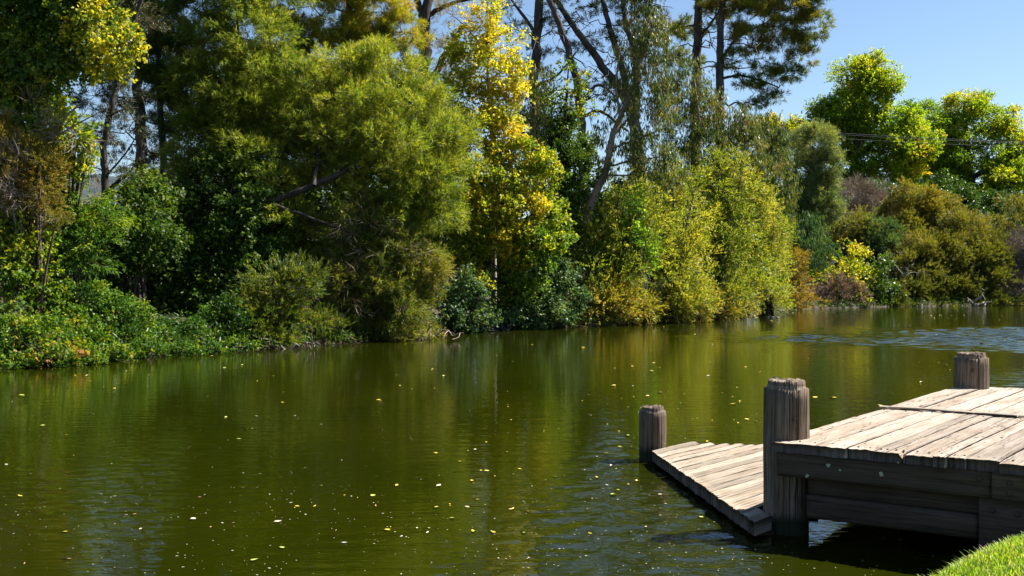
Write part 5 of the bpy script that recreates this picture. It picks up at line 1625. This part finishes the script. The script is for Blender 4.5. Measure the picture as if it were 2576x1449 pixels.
# the scatter: only tone and kind tell these apart
kinds = [("oval", "yellow", "small yellow leaf floating among many on the open pond", "scattered small yellow leaves on the water", .58),
         ("heart", "lime", "small lime-green leaf floating among many on the open pond", "scattered lime leaves on the water", .14),
         ("oval", "cream", "small cream leaf floating among many on the open pond", "scattered cream leaves on the water", .18),
         ("lance", "tan", "small tan leaf floating among many on the open pond", "scattered tan leaves on the water", .10)]
rl = random.Random(21)
cnt = 0
while cnt < 275:
    px = rl.uniform(0, 2576)
    py = 785 + 560 * rl.random() ** 1.7
    p = G(px, py, 0)
    if sdist(BANK, np.array(p[0]), np.array(p[1])) > -.25 or sdist(NEAR, np.array(p[0]), np.array(p[1])) > -.2:
        continue
    drift = math.sin(p[0] * .55 + p[1] * .21 + 1.0) * math.sin(p[1] * .38 - p[0] * .12) + .6 * math.sin(p[0] * 1.3 - p[1] * .5)
    if rl.random() > .42 + .5 * drift:
        continue
    # not under the jetty or the platform
    q = p[:2] - A0
    m2 = np.linalg.solve(np.column_stack([e1, e2]), q)
    if m2[0] > -.3 and m2[1] > -.3:
        continue
    q = p[:2] - Lf
    m2 = np.linalg.solve(np.column_stack([pd, le]), q)
    if m2[0] > -.15 and -.1 < m2[1] < 1.3:
        continue
    u = rl.random()
    acc = 0
    for kind, col, lab, grp, w_ in kinds:
        acc += w_
        if u <= acc:
            break
    L = (.014 + .04 * rl.random() ** 2) * (0.8 + min(p[1], 40) / 17)
    float_leaf("floating_leaf", lab, p[0], p[1], kind, col, L, rl.uniform(0, 6.28), .14, grp, seed=rl.randint(0, 2))
    cnt += 1


def specks():
    n = 4200
    px = RNG.uniform(-20, 2600, n)
    py = 800 + 650 * RNG.random(n) ** 1.25
    P3 = np.array([G(a, b_, 0) for a, b_ in zip(px, py)])
    near_eddy = np.exp(-(((P3[:, 0] - .9) / 1.2) ** 2 + ((P3[:, 1] - 6.5) / 2.2) ** 2))
    keep = (sdist(BANK, P3[:, 0], P3[:, 1]) < -.1) & (sdist(NEAR, P3[:, 0], P3[:, 1]) < -.1) & (RNG.random(n) < .45 + .55 * near_eddy)
    P3 = P3[keep]
    n = len(P3)
    s = RNG.gamma(1.6, .0018, n) + .0015 + P3[:, 1] * .00010
    a = RNG.uniform(0, 6.28, n)
    d = np.stack([np.cos(a), np.sin(a), np.zeros(n)], -1)
    e = np.stack([-np.sin(a), np.cos(a), np.zeros(n)], -1) * .5
    P3[:, 2] = .006 + pond_height(P3[:, 0], P3[:, 1])
    V = np.stack([P3 - d * s[:, None], P3 - e * s[:, None], P3 + d * s[:, None], P3 + e * s[:, None]], 1).reshape(-1, 3)
    tag(mesh_np("floating_debris", V, np.arange(n * 4).reshape(-1, 4), FL["cream"]), "tiny pale specks of petals and seeds on the water", "debris", kind="stuff")


specks()

# ------------------------------------------------------------------ ducks
dm = {"body": simple_leaf_mat("duck_grey", (.12, .11, .10)), "head": simple_leaf_mat("duck_head", (.07, .045, .035)), "breast": simple_leaf_mat("duck_breast", (.42, .38, .33)), "bill": simple_leaf_mat("duck_bill", (.12, .11, .10)), "tail": simple_leaf_mat("duck_tail", (.03, .03, .03))}
duck_mats = [dm["body"], dm["head"], dm["breast"], dm["bill"], dm["tail"]]


def duck_mesh():
    # spine from tail to bill: x, z, half-width, half-height, material
    sp_ = [(-.150, .075, .004, .003, 4), (-.130, .066, .026, .012, 4), (-.100, .055, .046, .028, 4), (-.060, .046, .062, .044, 0), (-.010, .042, .070, .050, 0), (.040, .044, .066, .052, 0), (.080, .056, .050, .048, 2), (.098, .080, .034, .036, 2),
           (.104, .105, .024, .024, 1), (.108, .128, .023, .022, 1), (.118, .146, .026, .024, 1), (.134, .150, .023, .021, 1), (.148, .146, .014, .012, 1), (.162, .141, .010, .006, 3), (.182, .137, .008, .003, 3)]
    ns = 14
    th = np.linspace(0, 2 * math.pi, ns, endpoint=False)
    pts = np.array([(a, b_) for a, b_, *_ in sp_])
    tan = np.gradient(pts, axis=0)
    tan /= np.linalg.norm(tan, axis=1)[:, None]
    v = []
    for (x, z, hw, hh, mt), tg in zip(sp_, tan):
        nz_, nx_ = tg[0], -tg[1]
        v.append(np.column_stack([x + np.sin(th) * hh * nx_, np.cos(th) * hw, z + np.sin(th) * hh * nz_]))
    v = np.concatenate(v)
    n = len(sp_)
    i = np.arange(n - 1)[:, None] * ns
    j = np.arange(ns)[None, :]
    f = np.stack([i + j, i + (j + 1) % ns, i + ns + (j + 1) % ns, i + ns + j], -1).reshape(-1, 4)
    mi = np.repeat([s[4] for s in sp_[1:]], ns)
    return v, f, mi


v, f, mi = duck_mesh()
dk = [(1877, 797, -2.6, "lone duck with pale breast swimming nearest the willow bank"), (1931, 798, -.25, "rear duck of the close pair on the far water"), (1943, 799, -.15, "front duck of the close pair on the far water"), (1957, 800, .1, "duck leading ahead of the close pair on the far water")]
for i, (px, py, rz, lab) in enumerate(dk):
    p = G(px, py, 0)
    if i == 0:
        o = mesh_np("duck", v, f, duck_mats, smooth=True)
        o.data.polygons.foreach_set("material_index", mi.astype(np.int32))
        proto = o
    else:
        o = proto.copy()
        COL.objects.link(o)
    o.location = (p[0], p[1], -.012)
    o.rotation_euler = (0, 0, rz)
    o.scale = (.66, .66, .66)
    tag(o, lab, "duck", "ducks on the pond")

# ------------------------------------------------------------------ overhead wires
wire_m, nt, out = new_mat("wire_metal")
pb = nt.nodes.new("ShaderNodeBsdfPrincipled")
pb.inputs["Base Color"].default_value = (.10, .10, .11, 1)
pb.inputs["Roughness"].default_value = .45
pb.inputs["Metallic"].default_value = .0
nt.links.new(pb.outputs[0], out.inputs[0])
for (ya, yb, r_, lab) in [(321, 350, .010, "topmost overhead power wire crossing before the oaks"), (326, 353, .010, "middle overhead power wire crossing before the oaks"), (336, 362, .010, "lowest overhead power wire crossing before the oaks")]:
    pa, pz = P(1620, ya - 26, 72), P(2800, yb + 14, 68)
    t = np.linspace(0, 1, 40)
    pts = pa + (pz - pa) * t[:, None]
    pts[:, 2] -= .5 * 4 * t * (1 - t) * .6
    g = Geo()
    g.tube(pts, np.full(40, r_), 6)
    tag(g.build("power_wire", wire_m), lab, "power line", "overhead wires")

print("LEAVES", N_LEAF)
